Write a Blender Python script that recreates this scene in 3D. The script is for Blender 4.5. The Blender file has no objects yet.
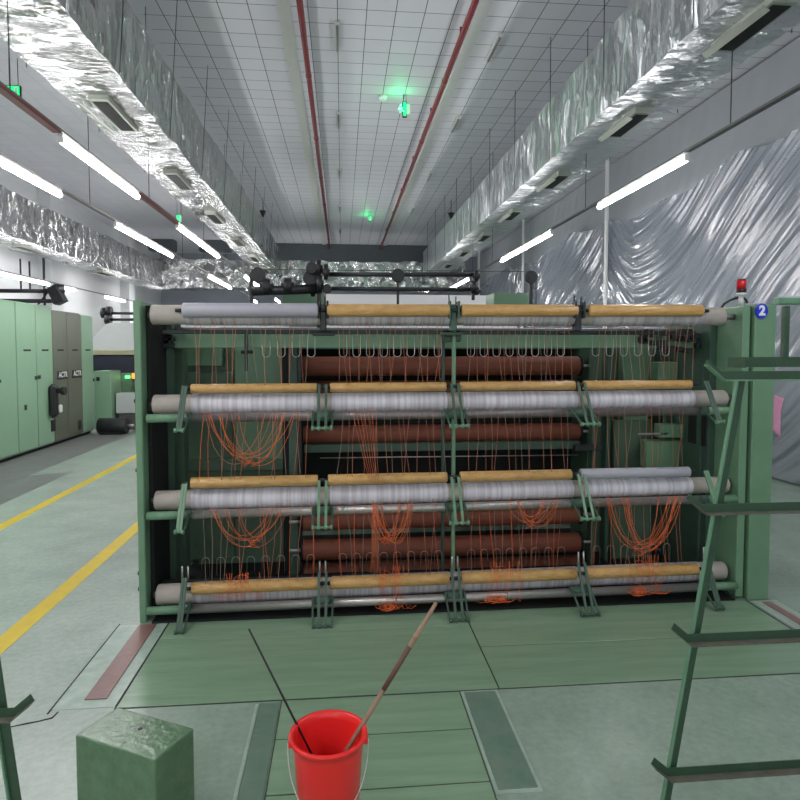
import bpy, math, random
from mathutils import Vector, noise as NZ
random.seed(7)
SC = bpy.context.scene
COL = SC.collection
PI = math.pi
V = Vector

# ------------------------------------------------------------------ camera
F = 620.0
PSI = math.atan(58 / F)
PIT = math.atan(F / 12700)
CY = 349 + F * math.tan(PIT)
CH = 1.7
cd = bpy.data.cameras.new('camera'); cam = bpy.data.objects.new('camera', cd); COL.objects.link(cam)
cd.sensor_width = 36; cd.lens = F / 800 * 36; cd.shift_y = (CY - 400) / 800; cd.clip_end = 200
cam.location = (0, 0, CH); cam.rotation_euler = (PI / 2 - PIT, 0, -PSI)
SC.camera = cam
_c, _s, _cp, _sp = math.cos(PSI), math.sin(PSI), math.cos(PIT), math.sin(PIT)
_R = V((_c, -_s, 0)); _F = V((_s * _cp, _c * _cp, -_sp)); _U = V((_s * _sp, _c * _sp, _cp))
def at(x, y, X=None, Y=None, Z=None):
    """measured point of the photograph -> point on a real plane of the hall"""
    d = _R * ((x - 400) / F) - _U * ((y - CY) / F) + _F
    t = X / d.x if X is not None else Y / d.y if Y is not None else (Z - CH) / d.z
    return V((d.x * t, d.y * t, CH + d.z * t))
def lerp(a, b, t): return a + (b - a) * t

# ------------------------------------------------------------------ materials
def mat(name, col, rough=.5, metal=0, var=0.0, vscale=6, bump=0, bscale=30, spec=.5, col2=None, alpha=1, stretch=None, rvar=0, coat=0):
    m = bpy.data.materials.new(name); m.use_nodes = True
    nt = m.node_tree; N = nt.nodes; L = nt.links
    p = N['Principled BSDF']
    p.inputs['Base Color'].default_value = (*col, 1); p.inputs['Roughness'].default_value = rough
    p.inputs['Metallic'].default_value = metal; p.inputs['Specular IOR Level'].default_value = spec
    p.inputs['Alpha'].default_value = alpha; p.inputs['Coat Weight'].default_value = coat
    tc = N.new('ShaderNodeTexCoord'); mp = N.new('ShaderNodeMapping'); L.new(tc.outputs['Object'], mp.inputs[0])
    if stretch: mp.inputs['Scale'].default_value = stretch
    if var or col2:
        n = N.new('ShaderNodeTexNoise'); n.inputs['Scale'].default_value = vscale; n.inputs['Detail'].default_value = 7
        n.inputs['Roughness'].default_value = .62
        L.new(mp.outputs[0], n.inputs['Vector'])
        r = N.new('ShaderNodeValToRGB'); c2 = col2 or tuple(c * (1 - var) for c in col); c1 = col if col2 else tuple(min(1, c * (1 + var)) for c in col)
        r.color_ramp.elements[0].position = .25; r.color_ramp.elements[1].position = .75
        r.color_ramp.elements[0].color = (*c2, 1); r.color_ramp.elements[1].color = (*c1, 1)
        L.new(n.outputs['Fac'], r.inputs[0]); L.new(r.outputs[0], p.inputs['Base Color'])
        if rvar:
            mr = N.new('ShaderNodeMapRange'); mr.inputs['To Min'].default_value = rough - rvar; mr.inputs['To Max'].default_value = rough + rvar
            mr.inputs['From Min'].default_value = .15; mr.inputs['From Max'].default_value = .85
            L.new(n.outputs['Fac'], mr.inputs['Value']); L.new(mr.outputs[0], p.inputs['Roughness'])
    if bump:
        n2 = N.new('ShaderNodeTexNoise'); n2.inputs['Scale'].default_value = bscale; n2.inputs['Detail'].default_value = 5
        L.new(mp.outputs[0], n2.inputs['Vector'])
        b = N.new('ShaderNodeBump'); b.inputs['Strength'].default_value = bump; b.inputs['Distance'].default_value = .02
        L.new(n2.outputs['Fac'], b.inputs['Height']); L.new(b.outputs[0], p.inputs['Normal'])
    return m
def emit(name, col, s):
    m = bpy.data.materials.new(name); m.use_nodes = True; N = m.node_tree.nodes
    p = N['Principled BSDF']; p.inputs['Base Color'].default_value = (*col, 1)
    p.inputs['Emission Color'].default_value = (*col, 1); p.inputs['Emission Strength'].default_value = s
    return m
def srgb(r, g, b):
    f = lambda c: (c / 255 / 12.92) if c / 255 <= .04045 else ((c / 255 + .055) / 1.055) ** 2.4
    return (f(r), f(g), f(b))

M = {}
M['green'] = mat('green_paint', srgb(106, 142, 113), .42, var=.10, vscale=5, bump=.05, bscale=60)
M['green_dk'] = mat('dark_green_paint', srgb(64, 90, 76), .5, var=.18, vscale=4, bump=.08)
M['green_in'] = mat('shaded_green_paint', srgb(80, 106, 86), .55, var=.22, vscale=3, bump=.08)  # the machine green darkened, interior shade put into the colour
M['green_lt'] = mat('pale_green_paint', srgb(136, 170, 142), .35, var=.05, vscale=2)
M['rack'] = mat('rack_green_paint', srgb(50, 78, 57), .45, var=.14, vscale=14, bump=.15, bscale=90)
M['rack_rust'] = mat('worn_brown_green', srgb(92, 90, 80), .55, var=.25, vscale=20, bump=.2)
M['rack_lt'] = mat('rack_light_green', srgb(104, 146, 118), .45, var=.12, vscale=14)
M['olive'] = mat('olive_grey_paint', srgb(98, 102, 90), .4, var=.06)
M['black'] = mat('black_grease_metal', (.012, .012, .014), .45, var=.3, bump=.2)
M['dark'] = mat('oily_steel_and_shade', (.006, .008, .008), .7)  # near-black for oily steel, also paints shade inside and under the machine
M['iron'] = mat('dark_iron', (.03, .033, .035), .42, metal=.4, var=.3)
M['steel'] = mat('worn_steel', (.42, .40, .39), .38, metal=.75, var=.2, vscale=30, stretch=(1, 6, 6))
M['steel_dk'] = mat('dull_steel', (.20, .19, .19), .45, metal=.6, var=.25, vscale=25)
M['chrome'] = mat('bright_wire', (.62, .62, .62), .3, metal=.6)
M['gold'] = mat('golden_varnished_roll', srgb(214, 172, 108), .3, col2=srgb(182, 138, 78), vscale=28, bump=.35, bscale=70, coat=.3, stretch=(.5, 1, 1))
M['lav'] = mat('lavender_grey_roll', srgb(172, 172, 182), .45, var=.06, vscale=8)
M['core'] = mat('greyish_roller_felt', srgb(170, 163, 155), .65, var=.12, vscale=9, bump=.15)
M['brown'] = mat('brown_wound_yarn', srgb(128, 72, 54), .62, var=.12, vscale=40, stretch=(.15, 3, 3), bump=.15)
M['redpaint'] = mat('red_pipe_paint', srgb(118, 24, 34), .4, var=.1)
M['bucket'] = mat('red_plastic', srgb(240, 44, 44), .3, var=.05)
M['wood'] = mat('bare_wood', srgb(178, 150, 125), .6, col2=srgb(112, 82, 66), vscale=9, stretch=(1, 1, .5), bump=.2)
M['wall'] = mat('white_wall_paint', srgb(196, 199, 200), .7, var=.05, vscale=1.2)
M['wall_grey'] = mat('grey_wall_paint', srgb(150, 156, 166), .7, var=.08, vscale=.8)
M['beam'] = mat('dark_grey_beam', srgb(78, 84, 90), .7, var=.08)
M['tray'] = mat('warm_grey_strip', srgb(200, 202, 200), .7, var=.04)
M['hood'] = mat('off_white_hood', srgb(205, 208, 208), .4, var=.04)
M['beige'] = mat('beige_trim_paint', srgb(170, 165, 135), .5, var=.08)
M['navy'] = mat('dark_navy_band', srgb(42, 44, 62), .5, var=.1)
M['orange'] = mat('orange_yarn', srgb(240, 112, 52), .7)
M['rust'] = mat('rust_orange_yarn', srgb(186, 118, 92), .7)
M['pale'] = mat('pale_brown_yarn', srgb(160, 135, 118), .7)
M['pink'] = mat('pink_cloth', srgb(214, 150, 180), .8, var=.1, vscale=12, bump=.2)
M['yellow'] = mat('yellow_line_paint', srgb(226, 196, 55), .4, var=.08, vscale=10)
M['grip'] = mat('yellow_green_grip', srgb(205, 215, 40), .4)
M['blue'] = mat('blue_enamel', srgb(30, 52, 200), .3)
M['white'] = mat('white_enamel', (.8, .8, .8), .35)
M['redlens'] = mat('red_lens', srgb(200, 20, 35), .2)
M['maroon'] = mat('maroon_floor_plate', srgb(132, 96, 92), .32, var=.15, vscale=12, bump=.1)
M['patch'] = mat('dark_teal_plate', srgb(82, 118, 102), .3, col2=srgb(120, 138, 124), vscale=7, bump=.15)
M['board'] = mat('green_floor_board', srgb(140, 168, 141), .24, col2=srgb(116, 147, 120), vscale=5, bump=.12, bscale=18, stretch=(.3, 3.0, 1))
M['seam'] = mat('dark_seam', (.02, .022, .018), .8)
M['concrete'] = mat('bare_grey_concrete', srgb(120, 122, 120), .5, var=.16, vscale=5, bump=.2)
M['worn'] = mat('pale_worn_floor_paint', srgb(178, 196, 184), .3, col2=srgb(140, 160, 148), vscale=11, bump=.12, bscale=30)
M['tube'] = emit('lit_tube', (1, .985, .99), 49)
M['tube2'] = M['tube']
M['exit'] = emit('lit_exit_sign', (.01, .62, .16), 1.6)
M['led'] = emit('green_led', (.1, 1, .2), 2)
M['amber'] = emit('amber_lamp', (1, .3, .05), 1.2)

def floor_mat():
    m = bpy.data.materials.new('epoxy_floor'); m.use_nodes = True; nt = m.node_tree; N = nt.nodes; L = nt.links; p = N['Principled BSDF']
    tc = N.new('ShaderNodeTexCoord')
    def noise(sc, det=8, ro=.65):
        n = N.new('ShaderNodeTexNoise'); n.inputs['Scale'].default_value = sc; n.inputs['Detail'].default_value = det; n.inputs['Roughness'].default_value = ro
        L.new(tc.outputs['Object'], n.inputs['Vector']); return n
    a = noise(.9, 4, .5); b = noise(3.2, 6, .55)
    r = N.new('ShaderNodeValToRGB'); r.color_ramp.elements[0].position = .2; r.color_ramp.elements[1].position = .8
    r.color_ramp.elements[0].color = (*srgb(140, 158, 148), 1); r.color_ramp.elements[1].color = (*srgb(186, 196, 187), 1)
    L.new(a.outputs['Fac'], r.inputs[0])
    r2 = N.new('ShaderNodeValToRGB'); r2.color_ramp.elements[0].position = .2; r2.color_ramp.elements[1].position = .8
    r2.color_ramp.elements[0].color = (*srgb(140, 160, 148), 1); r2.color_ramp.elements[1].color = (*srgb(196, 205, 196), 1)
    L.new(b.outputs['Fac'], r2.inputs[0])
    mx = N.new('ShaderNodeMix'); mx.data_type = 'RGBA'; mx.inputs[0].default_value = .4
    L.new(r.outputs[0], mx.inputs[6]); L.new(r2.outputs[0], mx.inputs[7])
    # aisle on the left keeps its paler paint, the bay in front of the machine is the worn green
    sx = N.new('ShaderNodeSeparateXYZ'); L.new(tc.outputs['Object'], sx.inputs[0])
    mr = N.new('ShaderNodeMapRange'); mr.inputs['From Min'].default_value = -1.0; mr.inputs['From Max'].default_value = -.6
    L.new(sx.outputs[0], mr.inputs['Value'])
    m2 = N.new('ShaderNodeMix'); m2.data_type = 'RGBA'; m2.blend_type = 'MULTIPLY'
    L.new(mr.outputs[0], m2.inputs[0]); L.new(mx.outputs[2], m2.inputs[6]); m2.inputs[7].default_value = (.74, .83, .76, 1)
    L.new(m2.outputs[2], p.inputs['Base Color'])
    c3 = noise(26, 5, .7); m3 = N.new('ShaderNodeMapRange'); m3.inputs['From Min'].default_value = .3; m3.inputs['From Max'].default_value = .7; m3.inputs['To Min'].default_value = .88; m3.inputs['To Max'].default_value = 1.1
    L.new(c3.outputs['Fac'], m3.inputs['Value']); vm = N.new('ShaderNodeVectorMath'); vm.operation = 'SCALE'; L.new(m2.outputs[2], vm.inputs[0]); L.new(m3.outputs[0], vm.inputs['Scale']); L.new(vm.outputs[0], p.inputs['Base Color'])
    q = N.new('ShaderNodeMapRange'); q.inputs['From Min'].default_value = .15; q.inputs['From Max'].default_value = .85
    q.inputs['To Min'].default_value = .22; q.inputs['To Max'].default_value = .30; L.new(a.outputs['Fac'], q.inputs['Value']); p.inputs['Roughness'].default_value = .26
    return m
M['floor'] = floor_mat()

def ceiling_mat(mort):
    m = bpy.data.materials.new('ceiling_tiles'); m.use_nodes = True; nt = m.node_tree; N = nt.nodes; L = nt.links; p = N['Principled BSDF']
    tc = N.new('ShaderNodeTexCoord'); mp = N.new('ShaderNodeMapping'); L.new(tc.outputs['Object'], mp.inputs[0])
    mp.inputs['Location'].default_value = (.035, .08, 0)
    b = N.new('ShaderNodeTexBrick'); b.offset = 0; b.inputs['Scale'].default_value = 1
    b.inputs['Brick Width'].default_value = .346; b.inputs['Row Height'].default_value = .346
    b.inputs['Mortar Size'].default_value = .0055; b.inputs['Mortar Smooth'].default_value = .1
    b.inputs['Color1'].default_value = (*srgb(208, 209, 216), 1); b.inputs['Color2'].default_value = (*srgb(203, 204, 211), 1)
    b.inputs['Mortar'].default_value = (*srgb(*mort), 1)
    L.new(mp.outputs[0], b.inputs['Vector']); L.new(b.outputs['Color'], p.inputs['Base Color']); p.inputs['Roughness'].default_value = .55
    return m
M['ceiling'] = ceiling_mat((74, 80, 84))
M['ceiling_plain'] = ceiling_mat((184, 188, 190))

def foil_mat(name, st, rg=.2, base=(.60, .61, .61)):
    m = bpy.data.materials.new(name); m.use_nodes = True; nt = m.node_tree; N = nt.nodes; L = nt.links; p = N['Principled BSDF']
    p.inputs['Base Color'].default_value = (*base, 1); p.inputs['Metallic'].default_value = .92; p.inputs['Roughness'].default_value = rg
    tc = N.new('ShaderNodeTexCoord'); mp = N.new('ShaderNodeMapping'); L.new(tc.outputs['Object'], mp.inputs[0]); mp.inputs['Scale'].default_value = st
    n = N.new('ShaderNodeTexNoise'); n.inputs['Scale'].default_value = 4; n.inputs['Detail'].default_value = 6; n.inputs['Roughness'].default_value = .6
    L.new(mp.outputs[0], n.inputs['Vector'])
    wr = N.new('ShaderNodeVectorMath'); wr.operation = 'MULTIPLY_ADD'; wr.inputs[1].default_value = (.45, .45, .45)
    L.new(n.outputs['Color'], wr.inputs[0]); L.new(mp.outputs[0], wr.inputs[2])
    geo = N.new('ShaderNodeNewGeometry'); prev = geo.outputs['Normal']
    for sc, am in ((5, .55), (13, .5), (30, .25)):
        v = N.new('ShaderNodeTexVoronoi'); v.inputs['Scale'].default_value = sc; L.new(wr.outputs[0], v.inputs['Vector'])
        sb = N.new('ShaderNodeVectorMath'); sb.operation = 'SUBTRACT'; sb.inputs[1].default_value = (.5, .5, .5); L.new(v.outputs['Color'], sb.inputs[0])
        ma = N.new('ShaderNodeVectorMath'); ma.operation = 'MULTIPLY_ADD'; ma.inputs[1].default_value = (am, am, am); L.new(sb.outputs[0], ma.inputs[0]); L.new(prev, ma.inputs[2]); prev = ma.outputs[0]
    nm = N.new('ShaderNodeVectorMath'); nm.operation = 'NORMALIZE'; L.new(prev, nm.inputs[0])
    b = N.new('ShaderNodeBump'); b.inputs['Strength'].default_value = .6; b.inputs['Distance'].default_value = .03
    L.new(n.outputs['Fac'], b.inputs['Height']); L.new(nm.outputs[0], b.inputs['Normal']); L.new(b.outputs[0], p.inputs['Normal'])
    return m
M['foil'] = foil_mat('crinkled_foil', (.8, 2.0, .8), .2, (.52, .53, .53))
M['foil_side'] = foil_mat('dull_foil', (1, 1.8, .6), .33, (.62, .64, .66))
M['slot'] = mat('vent_dark', (.01, .01, .01), .7)
M['flap'] = mat('vent_flap', srgb(175, 180, 170), .4, metal=.3)

def plastic_mat(name, col, rough, alpha, folds):
    m = bpy.data.materials.new(name); m.use_nodes = True; nt = m.node_tree; N = nt.nodes; L = nt.links; p = N['Principled BSDF']
    p.inputs['Base Color'].default_value = (*col, 1); p.inputs['Roughness'].default_value = rough; p.inputs['Specular IOR Level'].default_value = 1
    p.inputs['Alpha'].default_value = alpha; p.inputs['Coat Weight'].default_value = 1 if folds else .1; p.inputs['Coat Roughness'].default_value = .07
    if folds:
        tc = N.new('ShaderNodeTexCoord'); prev = None
        for sc, st, di in (((13, .7, 1), .55, .03), ((30, 1.2, 1), .25, .01)):
            mp = N.new('ShaderNodeMapping'); mp.inputs['Scale'].default_value = sc; L.new(tc.outputs['UV'], mp.inputs[0])
            n = N.new('ShaderNodeTexNoise'); n.inputs['Scale'].default_value = 1; n.inputs['Detail'].default_value = 4; L.new(mp.outputs[0], n.inputs['Vector'])
            b = N.new('ShaderNodeBump'); b.inputs['Strength'].default_value = st; b.inputs['Distance'].default_value = di; L.new(n.outputs['Fac'], b.inputs['Height'])
            if prev: L.new(prev, b.inputs['Normal'])
            prev = b.outputs[0]
        L.new(prev, p.inputs['Normal']); L.new(prev, p.inputs['Coat Normal'])
    return m
M['plastic'] = plastic_mat('clear_plastic_sheet', srgb(142, 149, 160), .14, .8, True)
M['plastic_up'] = plastic_mat('milky_plastic_sheet', srgb(188, 192, 198), .4, .8, False)

def wrap_mat(name, c1, c2):
    m = bpy.data.materials.new(name); m.use_nodes = True; nt = m.node_tree; N = nt.nodes; L = nt.links; p = N['Principled BSDF']
    tc = N.new('ShaderNodeTexCoord'); mp = N.new('ShaderNodeMapping'); mp.inputs['Scale'].default_value = (45, .8, .8); L.new(tc.outputs['Object'], mp.inputs[0])
    n = N.new('ShaderNodeTexNoise'); n.inputs['Scale'].default_value = 1; n.inputs['Detail'].default_value = 3; L.new(mp.outputs[0], n.inputs['Vector'])
    r = N.new('ShaderNodeValToRGB'); r.color_ramp.elements[0].position = .38; r.color_ramp.elements[1].position = .58
    r.color_ramp.elements[0].color = (*c2, 1); r.color_ramp.elements[1].color = (*c1, 1)
    L.new(n.outputs['Fac'], r.inputs[0]); L.new(r.outputs[0], p.inputs['Base Color']); p.inputs['Roughness'].default_value = .38
    b = N.new('ShaderNodeBump'); b.inputs['Strength'].default_value = .3; b.inputs['Distance'].default_value = .005
    L.new(n.outputs['Fac'], b.inputs['Height']); L.new(b.outputs[0], p.inputs['Normal'])
    return m
M['wrap'] = wrap_mat('white_thread_wrap', srgb(222, 220, 228), srgb(196, 192, 200))
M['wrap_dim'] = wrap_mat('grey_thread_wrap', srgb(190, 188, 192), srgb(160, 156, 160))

# ------------------------------------------------------------------ mesh builder
class MB:
    def __init__(s): s.v = []; s.f = []; s.sm = []
    def add(s, vs, fs, smooth=False):
        o = len(s.v); s.v += [V(p) for p in vs]; s.f += [tuple(i + o for i in f) for f in fs]
        s.sm += [smooth] * len(fs); return s
    def box(s, x0, x1, y0, y1, z0, z1, bev=0):
        if bev:
            bev = min(bev, (x1 - x0) * .45, (y1 - y0) * .45, (z1 - z0) * .45)
            return s.bevbox(x0, x1, y0, y1, z0, z1, bev)
        vs = [(x, y, z) for z in (z0, z1) for y in (y0, y1) for x in (x0, x1)]
        return s.add(vs, [(0, 2, 3, 1), (4, 5, 7, 6), (0, 1, 5, 4), (2, 6, 7, 3), (0, 4, 6, 2), (1, 3, 7, 5)])
    def bevbox(s, x0, x1, y0, y1, z0, z1, b):
        import itertools
        X = (x0, x1); Yv = (y0, y1); Z = (z0, z1); vs = []; idx = {}
        for i, j, k in itertools.product((0, 1), repeat=3):
            sx, sy, sz = (1 - 2 * i) * b, (1 - 2 * j) * b, (1 - 2 * k) * b
            for a, p in (('x', (X[i], Yv[j] + sy, Z[k] + sz)), ('y', (X[i] + sx, Yv[j], Z[k] + sz)), ('z', (X[i] + sx, Yv[j] + sy, Z[k]))):
                idx[(i, j, k, a)] = len(vs); vs.append(p)
        fs = []
        I = lambda i, j, k, a: idx[(i, j, k, a)]
        for i in (0, 1): fs.append([I(i, 0, 0, 'x'), I(i, 1, 0, 'x'), I(i, 1, 1, 'x'), I(i, 0, 1, 'x')][::1 if i else -1])
        for j in (0, 1): fs.append([I(0, j, 0, 'y'), I(1, j, 0, 'y'), I(1, j, 1, 'y'), I(0, j, 1, 'y')][::-1 if j else 1])
        for k in (0, 1): fs.append([I(0, 0, k, 'z'), I(1, 0, k, 'z'), I(1, 1, k, 'z'), I(0, 1, k, 'z')][::1 if k else -1])
        for p in (0, 1):
            for q in (0, 1):
                sgn = 1 if (p + q) % 2 == 0 else -1
                fs.append([I(0, p, q, 'y'), I(0, p, q, 'z'), I(1, p, q, 'z'), I(1, p, q, 'y')][::sgn])
                fs.append([I(p, 0, q, 'x'), I(p, 1, q, 'x'), I(p, 1, q, 'z'), I(p, 0, q, 'z')][::sgn])
                fs.append([I(p, q, 0, 'x'), I(p, q, 0, 'y'), I(p, q, 1, 'y'), I(p, q, 1, 'x')][::sgn])
        for i, j, k in itertools.product((0, 1), repeat=3):
            f = [I(i, j, k, 'x'), I(i, j, k, 'y'), I(i, j, k, 'z')]
            fs.append(f if (i + j + k) % 2 else f[::-1])
        return s.add(vs, [tuple(f) for f in fs])
    def cyl(s, a, b, r, n=20, r2=None, cap=True, bev=0):
        a = V(a); b = V(b); d = (b - a); Ln = d.length; d.normalize()
        u = d.orthogonal().normalized(); w = d.cross(u)
        r2 = r if r2 is None else r2
        prof = [(0, r), (Ln, r2)]
        if bev: prof = [(0, r - bev), (bev * .35, r - bev * .35), (bev, r), (Ln - bev, r2), (Ln - bev * .35, r2 - bev * .35), (Ln, r2 - bev)]
        vs = []; fs = []
        for t, q in prof:
            for i in range(n):
                an = 2 * PI * i / n; vs.append(a + d * t + (u * math.cos(an) + w * math.sin(an)) * q)
        for k in range(len(prof) - 1):
            for i in range(n):
                j = (i + 1) % n; fs.append((k * n + i, k * n + j, (k + 1) * n + j, (k + 1) * n + i))
        s.add(vs, fs, True)
        if cap:
            o = len(s.v) - len(vs)
            s.f.append(tuple(o + i for i in reversed(range(n)))); s.sm.append(False)
            e = o + (len(prof) - 1) * n
            s.f.append(tuple(e + i for i in range(n))); s.sm.append(False)
        return s
    def tube(s, pts, r, n=8, closed=False):
        pts = [V(p) for p in pts]; m = len(pts); vs = []; fs = []
        ref = None
        for k, p in enumerate(pts):
            t = (pts[min(k + 1, m - 1)] - pts[max(k - 1, 0)])
            if t.length < 1e-9: t = V((0, 0, 1))
            t.normalize()
            if ref is None: ref = t.orthogonal().normalized()
            u = (ref - t * ref.dot(t)); u = u.normalized() if u.length > 1e-6 else t.orthogonal().normalized(); ref = u
            w = t.cross(u); rr = r[k] if isinstance(r, (list, tuple)) else r
            for i in range(n):
                an = 2 * PI * i / n; vs.append(p + (u * math.cos(an) + w * math.sin(an)) * rr)
        for k in range(m - 1):
            for i in range(n):
                j = (i + 1) % n; fs.append((k * n + i, k * n + j, (k + 1) * n + j, (k + 1) * n + i))
        fs.append(tuple(reversed(range(n)))); fs.append(tuple((m - 1) * n + i for i in range(n)))
        return s.add(vs, fs, True)
    def lathe(s, c, prof, n=40, smooth=True):
        c = V(c); vs = []; fs = []
        for r, z in prof:
            for i in range(n):
                an = 2 * PI * i / n; vs.append(c + V((r * math.cos(an), r * math.sin(an), z)))
        for k in range(len(prof) - 1):
            for i in range(n):
                j = (i + 1) % n; fs.append((k * n + i, k * n + j, (k + 1) * n + j, (k + 1) * n + i))
        return s.add(vs, fs, smooth)
    def prism(s, pts, d):
        """closed outline pts extruded by vector d"""
        n = len(pts); vs = [V(p) for p in pts] + [V(p) + V(d) for p in pts]
        fs = [tuple(reversed(range(n))), tuple(range(n, 2 * n))] + [(i, (i + 1) % n, n + (i + 1) % n, n + i) for i in range(n)]
        return s.add(vs, fs)
    def bar(s, a, b, w, h, up=(0, 0, 1)):
        a = V(a); b = V(b); d = (b - a).normalized(); u = d.cross(V(up)).normalized() * w / 2; q = u.cross(d).normalized() * h / 2
        vs = [a - u - q, a + u - q, a + u + q, a - u + q, b - u - q, b + u - q, b + u + q, b - u + q]
        return s.add(vs, [(3, 2, 1, 0), (4, 5, 6, 7), (0, 1, 5, 4), (1, 2, 6, 5), (2, 3, 7, 6), (3, 0, 4, 7)])
    def build(s, name, m, parent=None, origin=None, fix=True):
        if origin is None: origin = parent['_o'] if parent is not None and '_o' in parent else (0, 0, 0)
        o = V(origin)
        me = bpy.data.meshes.new(name); me.from_pydata([p - o for p in s.v], [], s.f); me.materials.append(M[m] if isinstance(m, str) else m)
        me.polygons.foreach_set('use_smooth', s.sm)
        if fix:
            import bmesh
            bm = bmesh.new(); bm.from_mesh(me); bmesh.ops.recalc_face_normals(bm, faces=bm.faces); bm.to_mesh(me); bm.free()
        me.update()
        ob = bpy.data.objects.new(name, me); COL.objects.link(ob)
        if parent is not None: ob.parent = parent; ob['_o'] = list(o)
        else: ob.location = o; ob['_o'] = list(o)
        return ob
def tag(o, label, cat, group=None, kind=None):
    o['label'] = label; o['category'] = cat
    if group: o['group'] = group
    if kind: o['kind'] = kind
    return o
def thing(name, loc, label, cat, group=None):
    o = bpy.data.objects.new(name, None); COL.objects.link(o); o.location = loc; o['_o'] = list(loc); o.empty_display_size = .1
    return tag(o, label, cat, group)
def struct(name, mb, m, parent=None):
    o = mb.build(name, m, parent)
    if parent is None: o['kind'] = 'structure'
    return o
def copy_tree(o, parent=None):
    c = o.copy(); COL.objects.link(c); c.parent = parent
    for ch in list(o.children): copy_tree(ch, c)
    return c
ORD = ['nearest', 'second nearest', 'third nearest', 'fourth nearest', 'fifth nearest', 'sixth nearest', 'seventh nearest', 'eighth nearest', 'ninth nearest', 'tenth nearest', 'eleventh nearest', 'twelfth nearest']

# ------------------------------------------------------------------ hall
CEIL = 5.7
struct('floor', MB().box(-7.6, 6.2, -9, 27, -.12, 0), 'floor')
struct('ceiling', MB().box(-2.35, 6.2, -9, 27, CEIL, CEIL + .12), 'ceiling')
struct('ceiling_left', MB().box(-7.6, -2.35, -9, 27, CEIL, CEIL + .12), 'ceiling_plain')
struct('wall_left', MB().box(-7.7, -7.5, -9, 27, 0, CEIL), 'wall')
struct('wall_right', MB().box(6.0, 6.2, -9, 27, 0, CEIL), 'wall_grey')
struct('wall_back', MB().box(-7.5, 6.0, 26.8, 27, 0, CEIL), 'wall_grey')
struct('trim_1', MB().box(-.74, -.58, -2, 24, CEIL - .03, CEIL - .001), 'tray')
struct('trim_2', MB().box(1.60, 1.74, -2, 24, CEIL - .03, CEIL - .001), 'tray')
struct('trim_3', MB().box(-2.6, 3.6, 24.0, 24.5, 4.95, CEIL - .001), 'beam')
struct('trim_16', MB().box(-5.2, -4.1, 23.5, 24.0, 5.3, CEIL - .001), 'beam')
struct('trim_17', MB().box(-7.0, -6.1, 23.5, 24.0, 5.3, CEIL - .001), 'beam')
for k, y in enumerate((9.5, 16.3, 22.0)):
    struct('trim_%d' % (4 + k), MB().box(-7.499, -7.2, y, y + .62, 0, CEIL - .001), 'wall')
# aisle paint
def floor_quad(x0, x1, y0, y1, h=.002, z=0): return MB().box(x0, x1, y0, y1, z, z + h)
struct('trim_7', floor_quad(-3.31, -3.20, -3, 26), 'yellow')
struct('trim_8', floor_quad(-2.02, -1.90, -3, 26), 'yellow')
struct('trim_9', MB().prism([(-7.4, -3, .0005), (-3.72, -3, .0005), (-3.72, 8.9, .0005), (-4.2, 8.7, .0005), (-4.2, 26, .0005), (-7.4, 26, .0005)], (0, 0, .0015)), 'concrete')

# plastic sheet on the right wall, draped in swags
def plastic(name, z0, z1, X, m, label, crisp):
    y0, y1 = 3.0, 26.5
    ny = 760; nz = int((z1 - z0) / .022)
    vs = []; uv = []
    for j in range(nz + 1):
        for i in range(ny + 1):
            y = lerp(y0, y1, i / ny)
            edge = .10 * math.sin(y * .9 + 1) + .05 * math.sin(y * 3.1) + .04 * NZ.noise(V((y * 2, 0, 7)))
            z = lerp(z0, z1 + (edge if crisp else 0), j / nz) if crisp else lerp(z0, z1, j / nz)
            b = 7.0
            for st in (7.0, 13.0, 19.1, 25.1):
                if y > st: b = st + 6.05
            if y < 7.0: b = 7.0
            dy = y - (b - 1.5)
            phi = z - (.34 * abs(dy) ** 1.35 if dy < 0 else .75 * dy ** 1.6)
            wob = NZ.noise(V((y * .35, z * .35, b))) * 1.3
            q = (phi + wob * .35) * 4.2
            a = NZ.noise(V((q, y * .22, b * 3))); c = NZ.noise(V((q * 2.3, y * .35, b * 5 + 9))); e = NZ.noise(V((q * 5, y * .6, b)))
            fade = .55 + .45 * NZ.noise(V((y * .5, z * .6, 3)))
            if crisp: d = fade * (.085 * (1 - abs(a) * 2) + .065 * (1 - abs(c) * 2) + .034 * e) + .03 * NZ.noise(V((y * .8, z * .5, 1)))
            else: d = .02 * NZ.noise(V((y * 3 + z * 1.5, z * .4, 5))) + .03 * NZ.noise(V((y * .8, z * .5, 1)))
            vs.append((X - d, y, z)); uv.append(((phi + wob * .35), y))
    fs = [(j * (ny + 1) + i, j * (ny + 1) + i + 1, (j + 1) * (ny + 1) + i + 1, (j + 1) * (ny + 1) + i) for j in range(nz) for i in range(ny)]
    mb = MB(); mb.add(vs, fs, True)
    o = mb.build(name, m, fix=False)
    lay = o.data.uv_layers.new(name='UVMap'); flat = []
    for f in fs:
        for k in f: flat += uv[k]
    lay.data.foreach_set('uv', flat)
    tag(o, label, 'plastic sheet')
plastic('plastic_sheet', .03, 4.35, 5.64, 'plastic', 'clear shiny plastic sheet draped in swags over the lower right wall', True)
plastic('plastic_sheet', 4.22, 5.66, 5.80, 'plastic_up', 'smoother milky plastic sheet along the top of the right wall', False)
for k, y in enumerate((at(606, 250, X=5.475).y, at(523, 250, X=5.475).y, 24.6)):
    o = MB().box(5.45, 5.5, y - .05, y + .05, 0.0, 5.69, .008).build('batten', 'white', origin=(5.5, y, 0))
    tag(o, 'white upright batten holding the plastic sheet to the right wall, %s one' % ORD[k], 'batten', 'battens over the plastic sheet')
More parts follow.
